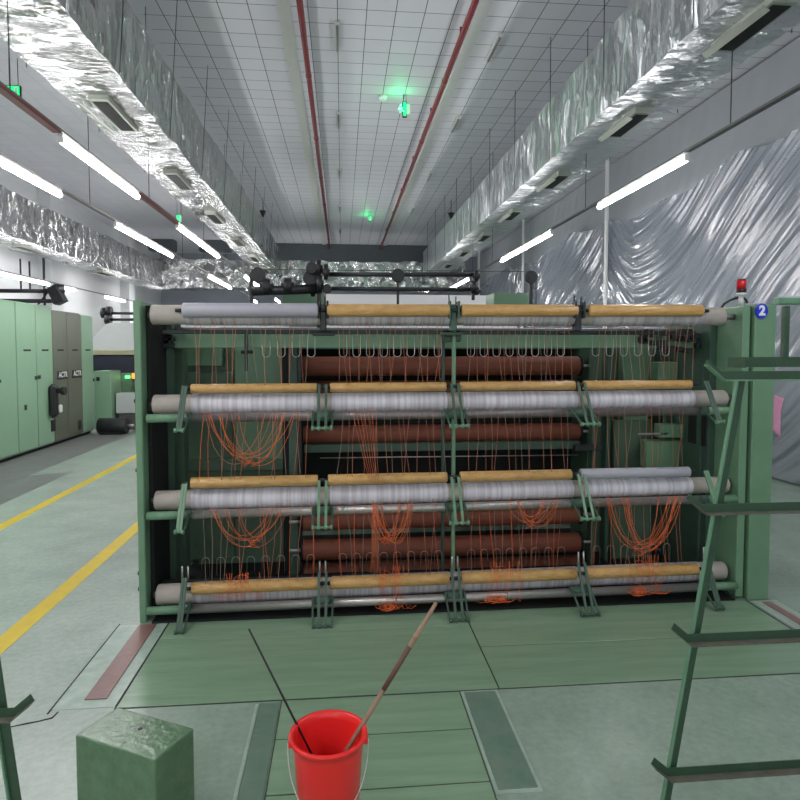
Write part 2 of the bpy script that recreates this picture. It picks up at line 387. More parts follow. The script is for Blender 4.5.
# hem strip where upper sheet overlaps the lower
# ------------------------------------------------------------------ ducts
def sheet_box(name, x0, x1, y0, y1, z0, z1, m, parent, amp=.02, step=.055, seed=0):
    """crumpled foil-wrapped box: six gridded faces, displaced together"""
    mb = MB()
    def face(o, u, w, lu, lw):
        nu = max(2, int(lu / step)); nw = max(2, int(lw / step)); vs = []
        for j in range(nw + 1):
            for i in range(nu + 1): vs.append(V(o) + V(u) * lu * i / nu + V(w) * lw * j / nw)
        mb.add(vs, [(j * (nu + 1) + i, j * (nu + 1) + i + 1, (j + 1) * (nu + 1) + i + 1, (j + 1) * (nu + 1) + i) for j in range(nw) for i in range(nu)], True)
    lx, ly, lz = x1 - x0, y1 - y0, z1 - z0
    face((x0, y0, z0), (0, 1, 0), (1, 0, 0), ly, lx); face((x0, y0, z1), (1, 0, 0), (0, 1, 0), lx, ly)
    face((x0, y0, z0), (0, 0, 1), (0, 1, 0), lz, ly); face((x1, y0, z0), (0, 1, 0), (0, 0, 1), ly, lz)
    face((x0, y0, z0), (1, 0, 0), (0, 0, 1), lx, lz); face((x0, y1, z0), (0, 0, 1), (1, 0, 0), lz, lx)
    for p in mb.v:
        q = p * 1.0
        n1 = NZ.noise_vector(V((q.x * 2.2, q.y * 2.2, q.z * 2.2 + seed)))
        n2 = NZ.noise_vector(V((q.x * 6, q.y * 6, q.z * 6 + seed)))
        n3 = 1 - 2 * abs(NZ.noise(V((q.x * 3 + seed, q.y * 5, q.z * 4))))
        p += n1 * amp + n2 * amp * .6 + V((0, 0, 1)) * 0 + n1.normalized() * n3 * amp * .5
    return mb.build(name, m, parent, fix=False)
def vent(parent, x0, x1, yc, zb, ln=.9):
    f = MB().box(x0, x1, yc - ln / 2, yc + ln / 2, zb - .05, zb + .03, .006).build('vent_frame', 'flap', parent)
    MB().box(x0 + .03, x1 - .03, yc - ln / 2 + .05, yc + ln / 2 - .05, zb - .056, zb - .045).build('vent_slot', 'slot', f)
    mb = MB(); mb.bar((x0 - .05, yc - ln / 2, zb - .10), (x0 - .05, yc + ln / 2, zb - .085), .06, .008, (.5, 0, .8)); mb.build('vent_flap', 'flap', f)
dl = thing('air_duct', (-2.345, 0, 4.17), 'long silver foil wrapped air duct under the ceiling, left of the centre lane', 'air duct', 'foil wrapped air ducts')
sheet_box('duct_wrap', -2.69, -2.0, -1.5, 20.85, 4.17, 4.98, 'foil', dl, .016, seed=1)
for yc in (3.9, 6.85, 9.4, 12.0, 14.6, 17.2, 19.6): vent(dl, -2.45, -2.25, yc, 4.17)
dr = thing('air_duct', (3.1, 0, 4.17), 'long silver foil wrapped air duct under the ceiling beside the plastic covered wall', 'air duct', 'foil wrapped air ducts')
sheet_box('duct_wrap', 2.73, 3.46, -1.5, 20.85, 4.17, 4.95, 'foil_side', dr, .010, seed=5)
for yc in (4.55, 6.6, 8.9, 11.2, 13.5, 15.8, 18.1): vent(dr, 3.0, 3.2, yc, 4.17, .75)
d2 = thing('air_duct', (-6.15, 0, 3.7), 'foil wrapped air duct high along the far left wall', 'air duct', 'foil wrapped air ducts')
sheet_box('duct_wrap', -6.5, -5.8, 2, 20.85, 3.70, 4.5, 'foil', d2, .022, seed=9)
for yc in (13, 17): vent(d2, -6.25, -6.05, yc, 3.7)
d3 = thing('air_duct', (-2, 21.3, 3.7), 'foil wrapped air duct crossing the hall behind the machines', 'air duct', 'foil wrapped air ducts')
sheet_box('duct_wrap', -6.6, 4.2, 20.95, 21.7, 3.70, 4.62, 'foil', d3, .035, seed=12)
# suspension rods
rod = MB().cyl((0, 0, 0), (0, 0, 1), .0045, 6); rodm = None
def rods(x, ys, z0, what):
    global rodm
    for k, y in enumerate(ys):
        if rodm is None:
            o = rod.build('suspension_rod', 'iron'); rodm = o
        else:
            o = rodm.copy(); COL.objects.link(o)
        o.location = (x, y, z0); o.scale = (1, 1, CEIL - z0 - (.01 if what.startswith('left duct') else 0))
        o.rotation_euler = (0, .07 if what == 'left duct inner edge' else 0, 0)
        tag(o, 'thin ceiling rod, %s, %s' % (what, ORD[min(k, 11)]), 'hanger rod', 'ceiling rods on the ' + what)
rods(-1.965, [4.24 + 1.63 * k for k in range(10)], 4.16, 'left duct inner edge')
rods(-2.735, [4.2 + 1.63 * k for k in range(10)], 4.16, 'left duct outer edge')
rods(2.69, [4.65 + 1.65 * k for k in range(10)], 4.16, 'right duct inner edge')
rods(3.50, [4.65 + 1.65 * k for k in range(4)], 4.16, 'right duct outer edge')
rods(-2.27, [4.6, 7.7, 12.6, 14.5], 3.46, 'left light rail')
rods(-3.10, [5.0, 8.1, 12.6, 14.5], 3.46, 'far left light rail')
rods(3.08, [4.75, 7.7, 12.6, 14.5], 3.46, 'right light rail')

# ceiling pipes
for x, w in ((-.45, 'left'), (1.49, 'right')):
    mb = MB().cyl((x, -2, 5.55), (x, 24, 5.55), .038, 14)
    for k in range(9): mb.cyl((x, 1.2 + k * 2.6, 5.55), (x, 1.24 + k * 2.6, 5.55), .044, 14)
    for k in range(9): mb.box(x - .012, x + .012, 2.6 + k * 2.6, 2.62 + k * 2.6, 5.58, CEIL)
    tag(mb.build('sprinkler_pipe', 'redpaint', origin=(x, 0, 5.55)), 'dark red pipe running along the tiled ceiling, the %s of the two' % w, 'pipe', 'red ceiling pipes')

# ------------------------------------------------------------------ light rows
def batten_light(x, y0, y1, z, label, grp, far=False):
    t = thing('tube_light', (x, (y0 + y1) / 2, z), label, 'tube light', grp)
    MB().box(x - .016, x + .016, y0, y1, z + .03, z + .055, .004).build('housing', 'white', t)
    MB().cyl((x, y0 + .03, z), (x, y1 - .03, z), .027, 12).build('glowing_tube', 'tube2' if far else 'tube', t)
    for y in (y0, y1 - .04): MB().box(x - .024, x + .024, y, y + .03, z - .024, z + .03, .005).build('end_cap', 'white', t)
ROWS = [(3.08, 3.4, 'right', 'row beside the plastic covered wall'), (-2.27, 3.4, 'left', 'row under the left duct'), (-3.10, 3.4, 'far left', 'row above the aisle')]
SP = [(5.35, 7.3), (8.95, 11.85), (14.9, 17.9), (21.5, 23.2)]
BEH = [(1.0, 3.2), (-3.0, -1.0), (-7.5, -5.5)]
for x, z, nm, rw in ROWS:
    mb = MB().box(x - .025, x + .025, -8, 24, z + .055, z + .075)
    r = thing('light_rail', (x, 5, z), 'thin metal rail carrying the tube lights of the %s' % rw, 'light rail', 'light rails'); mb.build('rail', 'steel_dk', r)
    if nm == 'left':
        MB().box(x - .030, x + .030, -2, 5.3, z + .03, z + .056).build('red_channel', 'redpaint', r)
        MB().box(x - .022, x + .022, 7.33, 8.92, z + .02, z + .056).build('red_channel', 'redpaint', r)
    for k, (a, b) in enumerate(SP):
        batten_light(x, a, b, z, 'glowing tube light, %s, %s' % (rw, ORD[k]), 'tube lights of the ' + rw)
    for k, (a, b) in enumerate(BEH):
        batten_light(x, a, b, z, 'tube light behind the viewpoint, %s, %s' % (rw, ORD[k]), 'tube lights of the ' + rw)
mb = MB().box(-6.375, -6.325, 8, 24, 3.155, 3.175)
r = thing('light_rail', (-6.35, 9, 3.1), 'thin metal rail carrying the tube lights along the left wall', 'light rail', 'light rails'); mb.build('rail', 'steel_dk', r)
for k, (a, b) in enumerate(((11.6, 14.25), (14.6, 15.6), (17.4, 19.0), (21.2, 22.5))):
    batten_light(-6.35, a, b, 3.1, 'glowing white tube light along the left wall above the cabinets, %s' % ORD[k], 'tube lights along the left wall', True)
# unlit small ceiling fittings
for x, nm, ys in ((-.04, 'left', (7.8, 10.7, 14.0, 17.5, 21)), (2.02, 'right', (7.9, 10.7, 14.0, 17.5, 21))):
    for k, y in enumerate(ys):
        t = thing('ceiling_fitting', (x, y, CEIL), 'small unlit grey tube fitting on the tiled ceiling, %s side, %s' % (nm, ORD[k]), 'ceiling light', 'unlit ceiling fittings')
        MB().box(x - .035, x + .035, y, y + .7, CEIL - .04, CEIL - .002, .006).build('housing', 'tray', t)
        MB().cyl((x, y + .03, CEIL - .055), (x, y + .67, CEIL - .055), .014, 8).build('tube', 'steel_dk', t)
# exit signs
def exit_sign(p, w, h, label):
    t = thing('exit_sign', p, label, 'exit sign', 'green exit signs')
    x, y, z = p
    MB().box(x - w / 2, x + w / 2, y - .02, y + .02, z - h / 2, z + h / 2, .005).build('sign_box', 'slot', t)
    f = MB().box(x - w / 2 + .015, x + w / 2 - .015, y - .026, y - .019, z - h / 2 + .015, z + h / 2 - .015).build('lit_face', 'exit', t)
    # running figure and door
    g = MB(); yy = y - .0275; s = h
    def st(a, b, r=.02): g.bar((x + a[0] * s, yy, z + a[1] * s), (x + b[0] * s, yy, z + b[1] * s), r * s * 2, .004, (0, 1, 0))
    st((-.30, .12), (-.18, -.08), .05); st((-.18, -.08), (-.34, -.26), .04); st((-.18, -.08), (-.02, -.18), .04); st((-.28, .10), (-.12, .06), .03); st((-.30, .10), (-.42, -.02), .03)
    g.cyl((x - .25 * s, yy + .002, z + .24 * s), (x - .25 * s, yy - .002, z + .24 * s), .06 * s, 10)
    g.box(x + .12 * s, x + .34 * s, yy - .002, yy + .002, z - .32 * s, z + .32 * s)
    g.build('running_figure_symbol', 'white', t)
    MB().cyl((x - w * .3, y, z + h / 2), (x - w * .3, y, min(CEIL, z + .9)), .005, 6).build('hanger', 'iron', t)
    MB().cyl((x + w * .3, y, z + h / 2), (x + w * .3, y, min(CEIL, z + .9)), .005, 6).build('hanger', 'iron', t)
exit_sign(tuple(at(14, 92, Y=9.2)), .19, .17, 'glowing green exit sign at the far left by the red channel')
exit_sign(tuple(at(179, 219, Y=17.0)), .15, .22, 'small glowing green exit sign above the aisle in the distance')
exit_sign((1.0, 9.9, 5.46), .07, .24, 'narrow green exit sign hung from the tiled ceiling between the red pipes')
exit_sign((.83, 18.3, 5.5), .10, .16, 'tiny green exit sign on the far ceiling between the red pipes')
for (px, py, Y) in ((404, 100, 9.92), (370, 218, 18.3)):
    p = at(px, py, Z=5.62)
    ld = bpy.data.lights.new('exit_glow', 'POINT'); ld.energy = 2.6; ld.color = (.02, 1, .3); ld.shadow_soft_size = .06
    lo = bpy.data.objects.new('exit_glow', ld); COL.objects.link(lo); lo.location = (p.x - .09, p.y - .1, 5.5)
t = MB().cyl(at(383, 100, Z=5.64), at(383, 100, Z=5.64) + V((0, 0, .06)), .06, 16, .075).build('smoke_detector', 'white')
tag(t, 'round white smoke detector on the ceiling beside the narrow exit sign', 'smoke detector')
for px, py, lb in ((263, 217, 'left of the centre lane'), (451, 219, 'beside the right duct')):
    p = at(px, py, Z=5.2)
    mb = MB().cyl(p, p + V((0, 0, .16)), .02, 10, .09); mb.cyl(p + V((0, 0, .16)), V((p.x, p.y, CEIL)), .008, 6)
    tag(mb.build('alarm_horn', 'iron', origin=p), 'small dark cone fitting hung from the ceiling %s' % lb, 'ceiling fitting')

# ------------------------------------------------------------------ big yarn machine
Y0 = 3.9
mc = thing('textile_machine', (.8, 4.3, 0), 'big green textile machine with four rows of gold and white rollers, badge number 2', 'machine', )
def P(name, mb, m, par=None): return mb.build(name, m, par if par is not None else mc)
# side frames
lf = P('side_frame', MB().box(-1.258, -1.215, Y0, 4.75, 0.0, 1.995, .006), 'green')
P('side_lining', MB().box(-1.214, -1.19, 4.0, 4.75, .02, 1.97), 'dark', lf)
P('lining_rib', MB().box(-1.19, -1.15, 4.35, 4.41, .02, 1.9), 'green_dk', lf)
P('lining_rib', MB().box(-1.19, -1.13, 4.55, 4.68, .02, 1.75), 'green_in', lf)
b = MB()
for z in (.30, .95, 1.38, .2): b.cyl((-1.275, Y0 + .05, z), (-1.256, Y0 + .05, z), .014, 8)
P('bolt', b, 'iron', lf)
rc = P('column', MB().box(2.725, 2.875, Y0 - .02, 4.7, 0, 1.995, .006), 'green')
P('inner_column', MB().box(2.652, 2.705, Y0 - .0, 4.5, .02, 1.985, .005), 'green', rc)
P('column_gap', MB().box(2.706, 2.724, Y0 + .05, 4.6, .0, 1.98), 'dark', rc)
P('inner_side_panel', MB().box(2.60, 2.654, Y0 + .28, 4.8, 0.0, 1.98).box(2.585, 2.60, 4.25, 4.3, .1, 1.6), 'green_dk', rc)
P('side_cutout', MB().box(2.592, 2.602, 4.2, 4.42, 1.0, 1.26), 'dark', rc)
P('side_cutout', MB().box(2.592, 2.602, 4.2, 4.5, .6, .66), 'dark', rc)
# badge
p = at(762, 311, Y=Y0 - .03)
bd = MB(); n = 28; ring = [(p.x + .043 * math.cos(2 * PI * i / n), p.y, p.z + .05 * math.sin(2 * PI * i / n)) for i in range(n)]
bd.prism(ring, (0, .009, 0)); badge = P('number_badge', bd, 'blue'); badge['label'] = 'blue oval badge with a white 2'
def text(body, size, loc, rot, m, par, name, ext=.002, bold=0):
    cu = bpy.data.curves.new(name, 'FONT'); cu.body = body; cu.size = size; cu.extrude = ext; cu.align_x = 'CENTER'; cu.align_y = 'CENTER'; cu.offset = bold
    to = bpy.data.objects.new(name, cu); COL.objects.link(to); bpy.context.view_layer.update()
    me = bpy.data.meshes.new_from_object(to.evaluated_get(bpy.context.evaluated_depsgraph_get())); bpy.data.objects.remove(to)
    me.materials.clear(); me.materials.append(M[m]); o = bpy.data.objects.new(name, me); COL.objects.link(o)
    o.parent = par; o.location = V(loc) - V(par['_o']); o.rotation_euler = rot; return o
text('2', .088, (p.x, p.y - .002, p.z), (PI / 2, 0, 0), 'white', badge, 'number_two', .002, .0035)
# interior body
P('shade_back_sheet', MB().box(-1.15, 3.4, 5.9, 5.95, .0, 1.80), 'dark')  # near-black back and top sheets added so the machine interior stays dark
P('shade_top_sheet', MB().box(-.9, 2.45, 5.0, 5.9, 1.80, 1.83), 'dark')
lp = P('left_body_panel', MB().box(-1.13, -.42, 4.92, 5.2, 0, 1.80, .01), 'green_in')
def pbox(x0, x1, y0, y1, Y, dep=.06, bev=.004):
    a = at(x0, y1, Y=Y); c = at(x1, y0, Y=Y); return MB().box(a.x, c.x, Y, Y + dep, max(a.z, .01), c.z, bev)
P('access_cover', pbox(178, 222, 346, 366, 4.84, .07), 'green', lp)
P('access_cover', pbox(182, 232, 372, 560, 4.88, .035), 'green_in', lp)
P('access_cover', pbox(236, 288, 345, 470, 4.86, .05), 'green', lp)
P('dark_slot', pbox(150, 172, 352, 590, 4.80, .04), 'dark', lp)
P('panel_rib', pbox(178, 288, 458, 472, 4.85, .05), 'green_in', lp)
P('panel_edge', pbox(284, 289, 340, 590, 4.7, .12), 'dark', lp)
P('inner_post', pbox(290, 297, 340, 590, 4.6, .08), 'green_dk')
P('inner_post', pbox(299, 301, 340, 590, 4.62, .05), 'iron')
P('rear_panel', MB().box(2.60, 3.3, 5.0, 5.05, 0, 1.85), 'green_dk')
P('rear_panel', MB().box(-1.25, -1.14, 5.0, 5.05, 0, 1.75), 'green_dk')
rp = P('right_body_panel', MB().box(2.02, 2.58, 4.92, 5.3, 0, 1.80, .01), 'green_in')
P('upright', pbox(590, 597, 340, 590, 4.55, .08), 'green_dk')
P('upright', pbox(604, 612, 340, 570, 4.7, .1), 'green_dk')
P('upright', pbox(622, 650, 345, 470, 4.78, .1), 'green')
P('access_cover', pbox(658, 716, 362, 380, 4.6, .12), 'green', rp)
P('access_cover', pbox(664, 712, 382, 470, 4.75, .05), 'green_in', rp)
P('access_cover', pbox(660, 716, 424, 438, 4.5, .1), 'green', rp)
P('access_cover', pbox(646, 716, 440, 468, 4.55, .1), 'green', rp)
P('access_cover', pbox(612, 652, 420, 560, 4.74, .05), 'green_in', rp)
P('steel_strip', pbox(662, 712, 347, 350, 4.45, .02, 0), 'chrome', rp)
P('steel_strip', pbox(638, 668, 433, 435, 4.5, .02, 0), 'steel', rp)
P('toe_plate', pbox(170, 290, 583, 600, 4.6, .05), 'dark')
P('gap_shade_sheet', MB().box(-1.18, 2.64, 3.885, 5.6, 0.003, .012), 'dark')  # near-black sheet painting the shade in the gap under the machine
# brown warp beams
def beam(x0, x1, ya, r, Yb, dia_px=None):
    a = at(x0, ya, Y=Yb); c = at(x1, ya, Y=Yb); zz = (a.z + c.z) / 2
    o = P('warp_beam', MB().cyl((a.x, Yb, zz), (c.x, Yb, zz), r, 32, bev=.004), 'brown')
    for x, sg in ((a.x, -1), (c.x, 1)): P('beam_flange', MB().cyl((x + sg * .002, Yb, zz), (x + sg * .014, Yb, zz), r * 1.12, 32), 'dark', o); P('axle', MB().cyl((x + sg * .014, Yb, zz), (x + sg * .10, Yb, zz), .012, 10), 'chrome', o)
for ya, r, Yb in ((366, .076, 4.9), (389, .072, 5.05), (433, .07, 4.9), (518, .066, 4.55), (546, .074, 4.55), (568, .07, 4.7)):
    beam(303, 578, ya, r, Yb)
P('cross_beam', pbox(304, 580, 441, 453, 4.8, .08), 'green_dk')
P('cross_wire', MB().cyl(at(320, 458, Y=4.78), at(578, 455, Y=4.78), .005, 6), 'steel')
for y_ in (440, 497): P('bearing_bracket', pbox(575, 602, y_ + 5, y_ + 11, 4.5, .05), 'iron')
# top beam and bar below the first row
P('top_beam', pbox(165, 705, 335, 348, 4.35, .12), 'green')
P('hook_bar', MB().box(at(163, 335, Y=4.12).x, at(694, 335, Y=4.12).x, 4.10, 4.14, at(440, 334.5, Y=4.12).z, at(440, 330.5, Y=4.12).z, .003), 'iron')
P('top_ledge', pbox(175, 700, 329, 331, 4.45, .1, 0), 'steel_dk')
k_ = MB()
for i in range(26):
    x = 640 + random.random() * 74; y = 330 + random.random() * 22
    q = at(x, y, Y=4.3); k_.box(q.x - .02, q.x + .025, 4.28, 4.34, q.z - .018, q.z + .02, .004)
P('linkage', k_, 'iron')
k_ = MB()
for i in range(12):
    x = 150 + random.random() * 24; y = 336 + random.random() * 10
    q = at(x, y, Y=4.3); k_.box(q.x - .02, q.x + .02, 4.28, 4.34, q.z - .015, q.z + .015, .004)
P('linkage', k_, 'iron')
P('gauge_bracket', MB().box(-.66, -.64, 4.3, 4.32, 1.55, 1.80).cyl((-.68, 4.29, 1.68), (-.60, 4.29, 1.68), .012, 8), 'iron')
lt = P('linking_strip', pbox(150, 180, 333, 340, 4.5, .1), 'hood')

# rows of rollers
ROW = [dict(n='first', roll=((152, 314.8), (722, 316.8)), r=(.0625, .0625), gold=((191, 310.3), (700, 310.8)), gr=.040, segs=[(183, 318), (327, 449), (461, 577), (588, 702)], rail=None),
       dict(n='second', roll=((154, 404.5), (724, 398.5)), r=(.062, .058), gold=((191, 388.8), (697, 384.3)), gr=.030, segs=[(191, 317), (330, 446), (460, 575), (583, 691)], rail=((147, 418.5), (736, 410.5))),
       dict(n='third', roll=((156, 500.5), (726, 484.5)), r=(.062, .056), gold=((191, 483.0), (697, 471.5)), gr=.035, segs=[(191, 318), (328, 447), (460, 571), (580, 689)], rail=((147, 516), (736, 498.5))),
       dict(n='lowest', roll=((158, 594.5), (723, 570)), r=(.066, .062), gold=((192, 588.5), (697, 569.0)), gr=.038, segs=[(192, 320), (330, 449), (461, 576), (586, 697)], rail=((147, 611), (736, 585.5)))]
def on(line, x, Y):
    (x0, y0), (x1, y1) = line; return at(x, lerp(y0, y1, (x - x0) / (x1 - x0)), Y=Y)
JOINT = [187, 323, 454, 579, 703]
RAILS = []
for ri, rw in enumerate(ROW):
    YR, YG, YT = 4.0, 3.93, 3.91
    a = on(rw['roll'], rw['roll'][0][0], YR); b = on(rw['roll'], rw['roll'][1][0], YR)
    ro = P('feed_roller', MB().cyl(a, b, rw['r'][0] - .001, 36, rw['r'][1] - .001, bev=.007), 'core')
    P('roller_axle', MB().cyl((-1.2, YR, a.z), a + V((.01, 0, 0)), .02, 14), 'steel_dk', ro)
    P('roller_axle', MB().cyl(b - V((.01, 0, 0)), (2.66, YR, b.z), .02, 14), 'steel_dk', ro)
    for si, (x0, x1) in enumerate(rw['segs']):
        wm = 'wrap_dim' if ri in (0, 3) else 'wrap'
        xa = x0 + (2 if si else 2)
        q0 = on(rw['roll'], xa, YR); q1 = on(rw['roll'], x1, YR); t0 = (xa - 155) / 570; t1 = (x1 - 155) / 570
        P('yarn_wrap', MB().cyl(q0, q1, lerp(*rw['r'], t0) + .003, 36, lerp(*rw['r'], t1) + .003, bev=.004), wm, ro)
        # gold pressing roll
        gm = 'lav' if (ri == 0 and si == 0) or (ri == 2 and si == 3) else 'gold'
        g0 = on(rw['gold'], x0, YG); g1 = on(rw['gold'], x1, YG)
        gr = rw['gr'] * (1.15 if ri == 0 and si == 0 else 1)
        pr = P('pressing_roll', MB().cyl(g0, g1, gr, 32, gr * .97, bev=.006), gm)
        if gm == 'lav': pr['label'] = 'lavender grey pressing roll'
        P('roll_pin', MB().cyl(g0 - V((.045, 0, 0)), g0, .012, 10).cyl(g1, g1 + V((.045, 0, 0)), .012, 10), 'iron', pr)
    if rw['rail']:
        L0 = rw['rail']; q = [on(L0, x, YT) for x in (147, 185, 704, 736)]
        P('rail_end', MB().cyl(q[2], q[3], .026, 18), 'green'); rl = P('rail_end', MB().cyl(q[0], q[1], .026, 18), 'green')
        P('rail_sleeve', MB().cyl(q[1], q[2], .028, 20), 'steel_dk' if ri == 1 else 'steel', rl)
# bearing brackets (one built, then copied)
for ri, rw in enumerate(ROW):
    if not rw['rail']: continue
    for x in JOINT:
        q = on(rw['rail'], x, 3.91)
        if ri == 3: q.z += .012
        # the bracket meshes hang directly on the machine as one part each
        end = x in (JOINT[0], JOINT[-1])
        inner = (-.012, .006) if end else (-.022, .022); outer = (.026,) if x == JOINT[0] else (-.03,) if end else (-.058, .058)
        dz = .075 if ri == 3 else .05; dz = min(dz, q.z - .018)
        m = MB()
        for d_ in inner: m.bar((q.x + d_, 3.88, q.z + .20), (q.x + d_, 3.72, q.z - dz), .009, .016, (1, 0, 0))
        o = P('roll_bracket', m, 'green_dk' if ri != 2 else 'green')
        m = MB()
        for d_ in outer: P('bracket_link', MB().bar((q.x + d_ * 1.1, 3.885, q.z + .035), (q.x + d_, 3.725, q.z - dz), .007, .012, (1, 0, 0)), 'green_dk', o)
        pw = .03 if end else .062
        m = MB().cyl((q.x - pw, 3.72, q.z - dz - .002), (q.x + pw, 3.72, q.z - dz - .002), .008, 12)
        for dx in ((-.02, .02) if end else (-.055, -.02, .02, .055)): m.cyl((q.x + dx - .008, 3.72, q.z - dz - .002), (q.x + dx + .008, 3.72, q.z - dz - .002), .014, 12)
        P('bracket_pin', m, 'rack_lt' if ri < 3 else 'green_dk', o)
        P('bracket_collar', MB().cyl((q.x - pw, 3.91, q.z), (q.x + pw, 3.91, q.z), .0295, 16), 'green_dk', o)
        if ri == 3:
            m = MB()
            for s in (-1, 1): m.cyl((q.x + s * .018, 3.88, q.z + .19), (q.x + s * .018, 3.885, q.z + .27), .006, 8)
            P('adjuster_screw', m, 'steel', o)
for x in JOINT[1:4]:
    q = on(ROW[0]['gold'], x, 3.93); m = MB()
    m.box(q.x - .02, q.x + .02, 3.93, 4.0, q.z - .13, q.z + .04, .006); m.box(q.x - .035, q.x - .022, 3.9, 3.96, q.z - .05, q.z + .06, .004).box(q.x + .022, q.x + .035, 3.9, 3.96, q.z - .05, q.z + .06, .004)
    m.cyl((q.x - .03, 3.93, q.z + .04), (q.x - .034, 3.93, q.z + .1), .005, 6).cyl((q.x + .012, 3.93, q.z + .04), (q.x + .012, 3.93, q.z + .09), .005, 6)
    m.box(q.x - .07, q.x + .07, 4.0, 4.1, q.z - .155, q.z - .135, .004)
    P('roll_bracket', m, 'green_dk' if x == 454 else 'iron')
# centre posts
a = at(454, 328, Y=4.07); b = at(452, 600, Y=4.07)
P('centre_post', MB().box(a.x - .012, a.x + .012, 4.06, 4.09, .03, a.z, .003), 'green')
P('centre_post', MB().box(a.x - .05, a.x - .03, 4.25, 4.28, .03, a.z - .02, .003), 'green_dk')
P('post_clamp', MB().box(a.x - .06, a.x + .055, 4.1, 4.2, a.z - .09, a.z - .01, .006), 'green_dk')
# wire hooks
def hook_mesh(down=True, h=.145):
    w = .025; r = .0018; s = -1 if down else 1
    pts = [(-w, 0, 0), (-w, 0, s * (h - w))] + [(-w * math.cos(t), 0, s * (h - w + w * math.sin(t))) for t in [PI * k / 8 for k in range(1, 8)]] + [(w, 0, s * (h - w)), (w, 0, 0)]
    return MB().tube(pts, r, 6)
hu = hd = None
for si, (x0, x1) in enumerate(((200, 317), (337, 444), (465, 567), (590, 672))):
    n = 8 if si < 3 else 6
    for k in range(n):
        x = lerp(x0 + 6, x1 - 6, k / (n - 1))
        if si == 0 and x < 262: continue
        q = at(x, 335, Y=4.12)
        if hu is None: hu = P('wire_hook', hook_mesh(), 'chrome'); hu.data.transform(__import__('mathutils').Matrix.Translation(V(mc['_o']))); o = hu
        else: o = hu.copy(); COL.objects.link(o)
        o.location = q - V(mc['_o'])
    for k in range(n):
        x = lerp(x0 + 6, x1 - 6, k / (n - 1)); q = at(x, 582, Y=4.13); q.z = max(q.z, .2)
        if hd is None:
            hd = P('wire_hook', hook_mesh(False, .125), 'steel'); hd.data.transform(__import__('mathutils').Matrix.Translation(V(mc['_o']))); o = hd
        else: o = hd.copy(); COL.objects.link(o)
        o.location = q - V(mc['_o'])
P('lower_hook_bar', MB().box(-1.18, 2.62, 4.11, 4.15, .15, .18, .003), 'iron')
# drive gear over the top
YS = 4.75
def sh(x0, y0, x1, y1, r, Y=YS, m='iron', nm='drive_shaft'): return P(nm, MB().cyl(at(x0, y0, Y=Y), at(x1, y1, Y=Y), r, 14), m)
sh(325, 274.5, 476, 274.5, .017); sh(325, 288.5, 476, 289.5, .015); sh(252, 291, 318, 289, .036)
def pulley(x, y, r, w=.05, Y=YS, face='x'):
    q = at(x, y, Y=Y); m = MB()
    if face == 'x':
        m.cyl(q - V((w / 2, 0, 0)), q + V((w / 2, 0, 0)), r, 24, bev=.008); m.cyl(q - V((w * .8, 0, 0)), q + V((w * .8, 0, 0)), r * .45, 16)
    else:
        for i in range(24):
            pass
        m.cyl(q - V((0, w / 2, 0)), q + V((0, w / 2, 0)), r, 28, bev=.006); m.cyl(q - V((0, w * .8, 0)), q + V((0, w * .8, 0)), r * .45, 16)
    return P('pulley', m, 'black')
pulley(267, 287, .062, .06); pulley(288, 286, .062, .06); pulley(258, 275, .058, .03, face='y'); pulley(398, 275.5, .052, .03, face='y'); pulley(531, 277, .05, .03, face='y')
for i, (x, y, r) in enumerate(((312, 268, .045), (319, 269, .075), (326, 272, .06), (311, 278, .06), (320, 284, .07), (313, 290, .05), (327, 289, .035))): pulley(x, y, r, .035, YS + (.03 if i % 2 else -.03), 'x' if i % 3 else 'y')
for (x, y, r) in ((476, 276, .045), (473, 287, .05), (477, 291, .03)): pulley(x, y, r, .035)
P('shaft_stand', pbox(249.5, 253, 272, 305, YS, .03), 'iron'); P('shaft_stand', pbox(396.8, 399.2, 279, 306, YS, .02), 'iron')
P('shaft_stand', pbox(529.5, 533, 281, 304, YS, .02), 'iron'); P('shaft_stand', pbox(317, 321, 286, 331, YS, .03), 'iron'); P('shaft_stand', pbox(472, 475, 286, 300, YS, .03), 'iron')
P('shaft_stand', pbox(323, 326, 290, 312, YS - .04, .02), 'steel_dk')
P('tension_wire', MB().cyl(at(250, 269.5, Y=YS), at(533, 271.5, Y=YS), .0025, 6).cyl(at(536, 272, Y=YS), at(536, 304, Y=YS), .003, 6), 'iron')
P('gear_case', pbox(283, 324, 291, 306, 5.1, .3), 'green'); P('gear_case', pbox(494, 531, 293, 306, 5.1, .3), 'green')
P('top_frame', MB().box(-.9, 2.5, 5.1, 5.4, 1.70, 1.80, .01), 'green')
# warning light
q = at(741, 300, Y=4.05)
wl = P('warning_light', MB().cyl((q.x, 4.05, 1.995), (q.x, 4.05, 2.07), .016, 12).cyl((q.x, 4.05, 2.065), (q.x, 4.05, 2.085), .034, 16), 'hood')
P('red_lens', MB().cyl((q.x, 4.05, 2.11), (q.x, 4.05, 2.172), .029, 18), 'redlens', wl)
P('lamp_base', MB().cyl((q.x, 4.05, 2.085), (q.x, 4.05, 2.11), .03, 18), 'black', wl)
P('lamp_cap', MB().cyl((q.x, 4.05, 2.172), (q.x, 4.05, 2.18), .029, 18), 'iron', wl)
pts = [at(*c, Y=4.1) for c in ((721, 308), (724, 304), (730, 300), (737, 298), (743, 297.5), (746, 300), (747, 303))]
P('cable', MB().tube(pts, .008, 8), 'black')
mc_o = mc

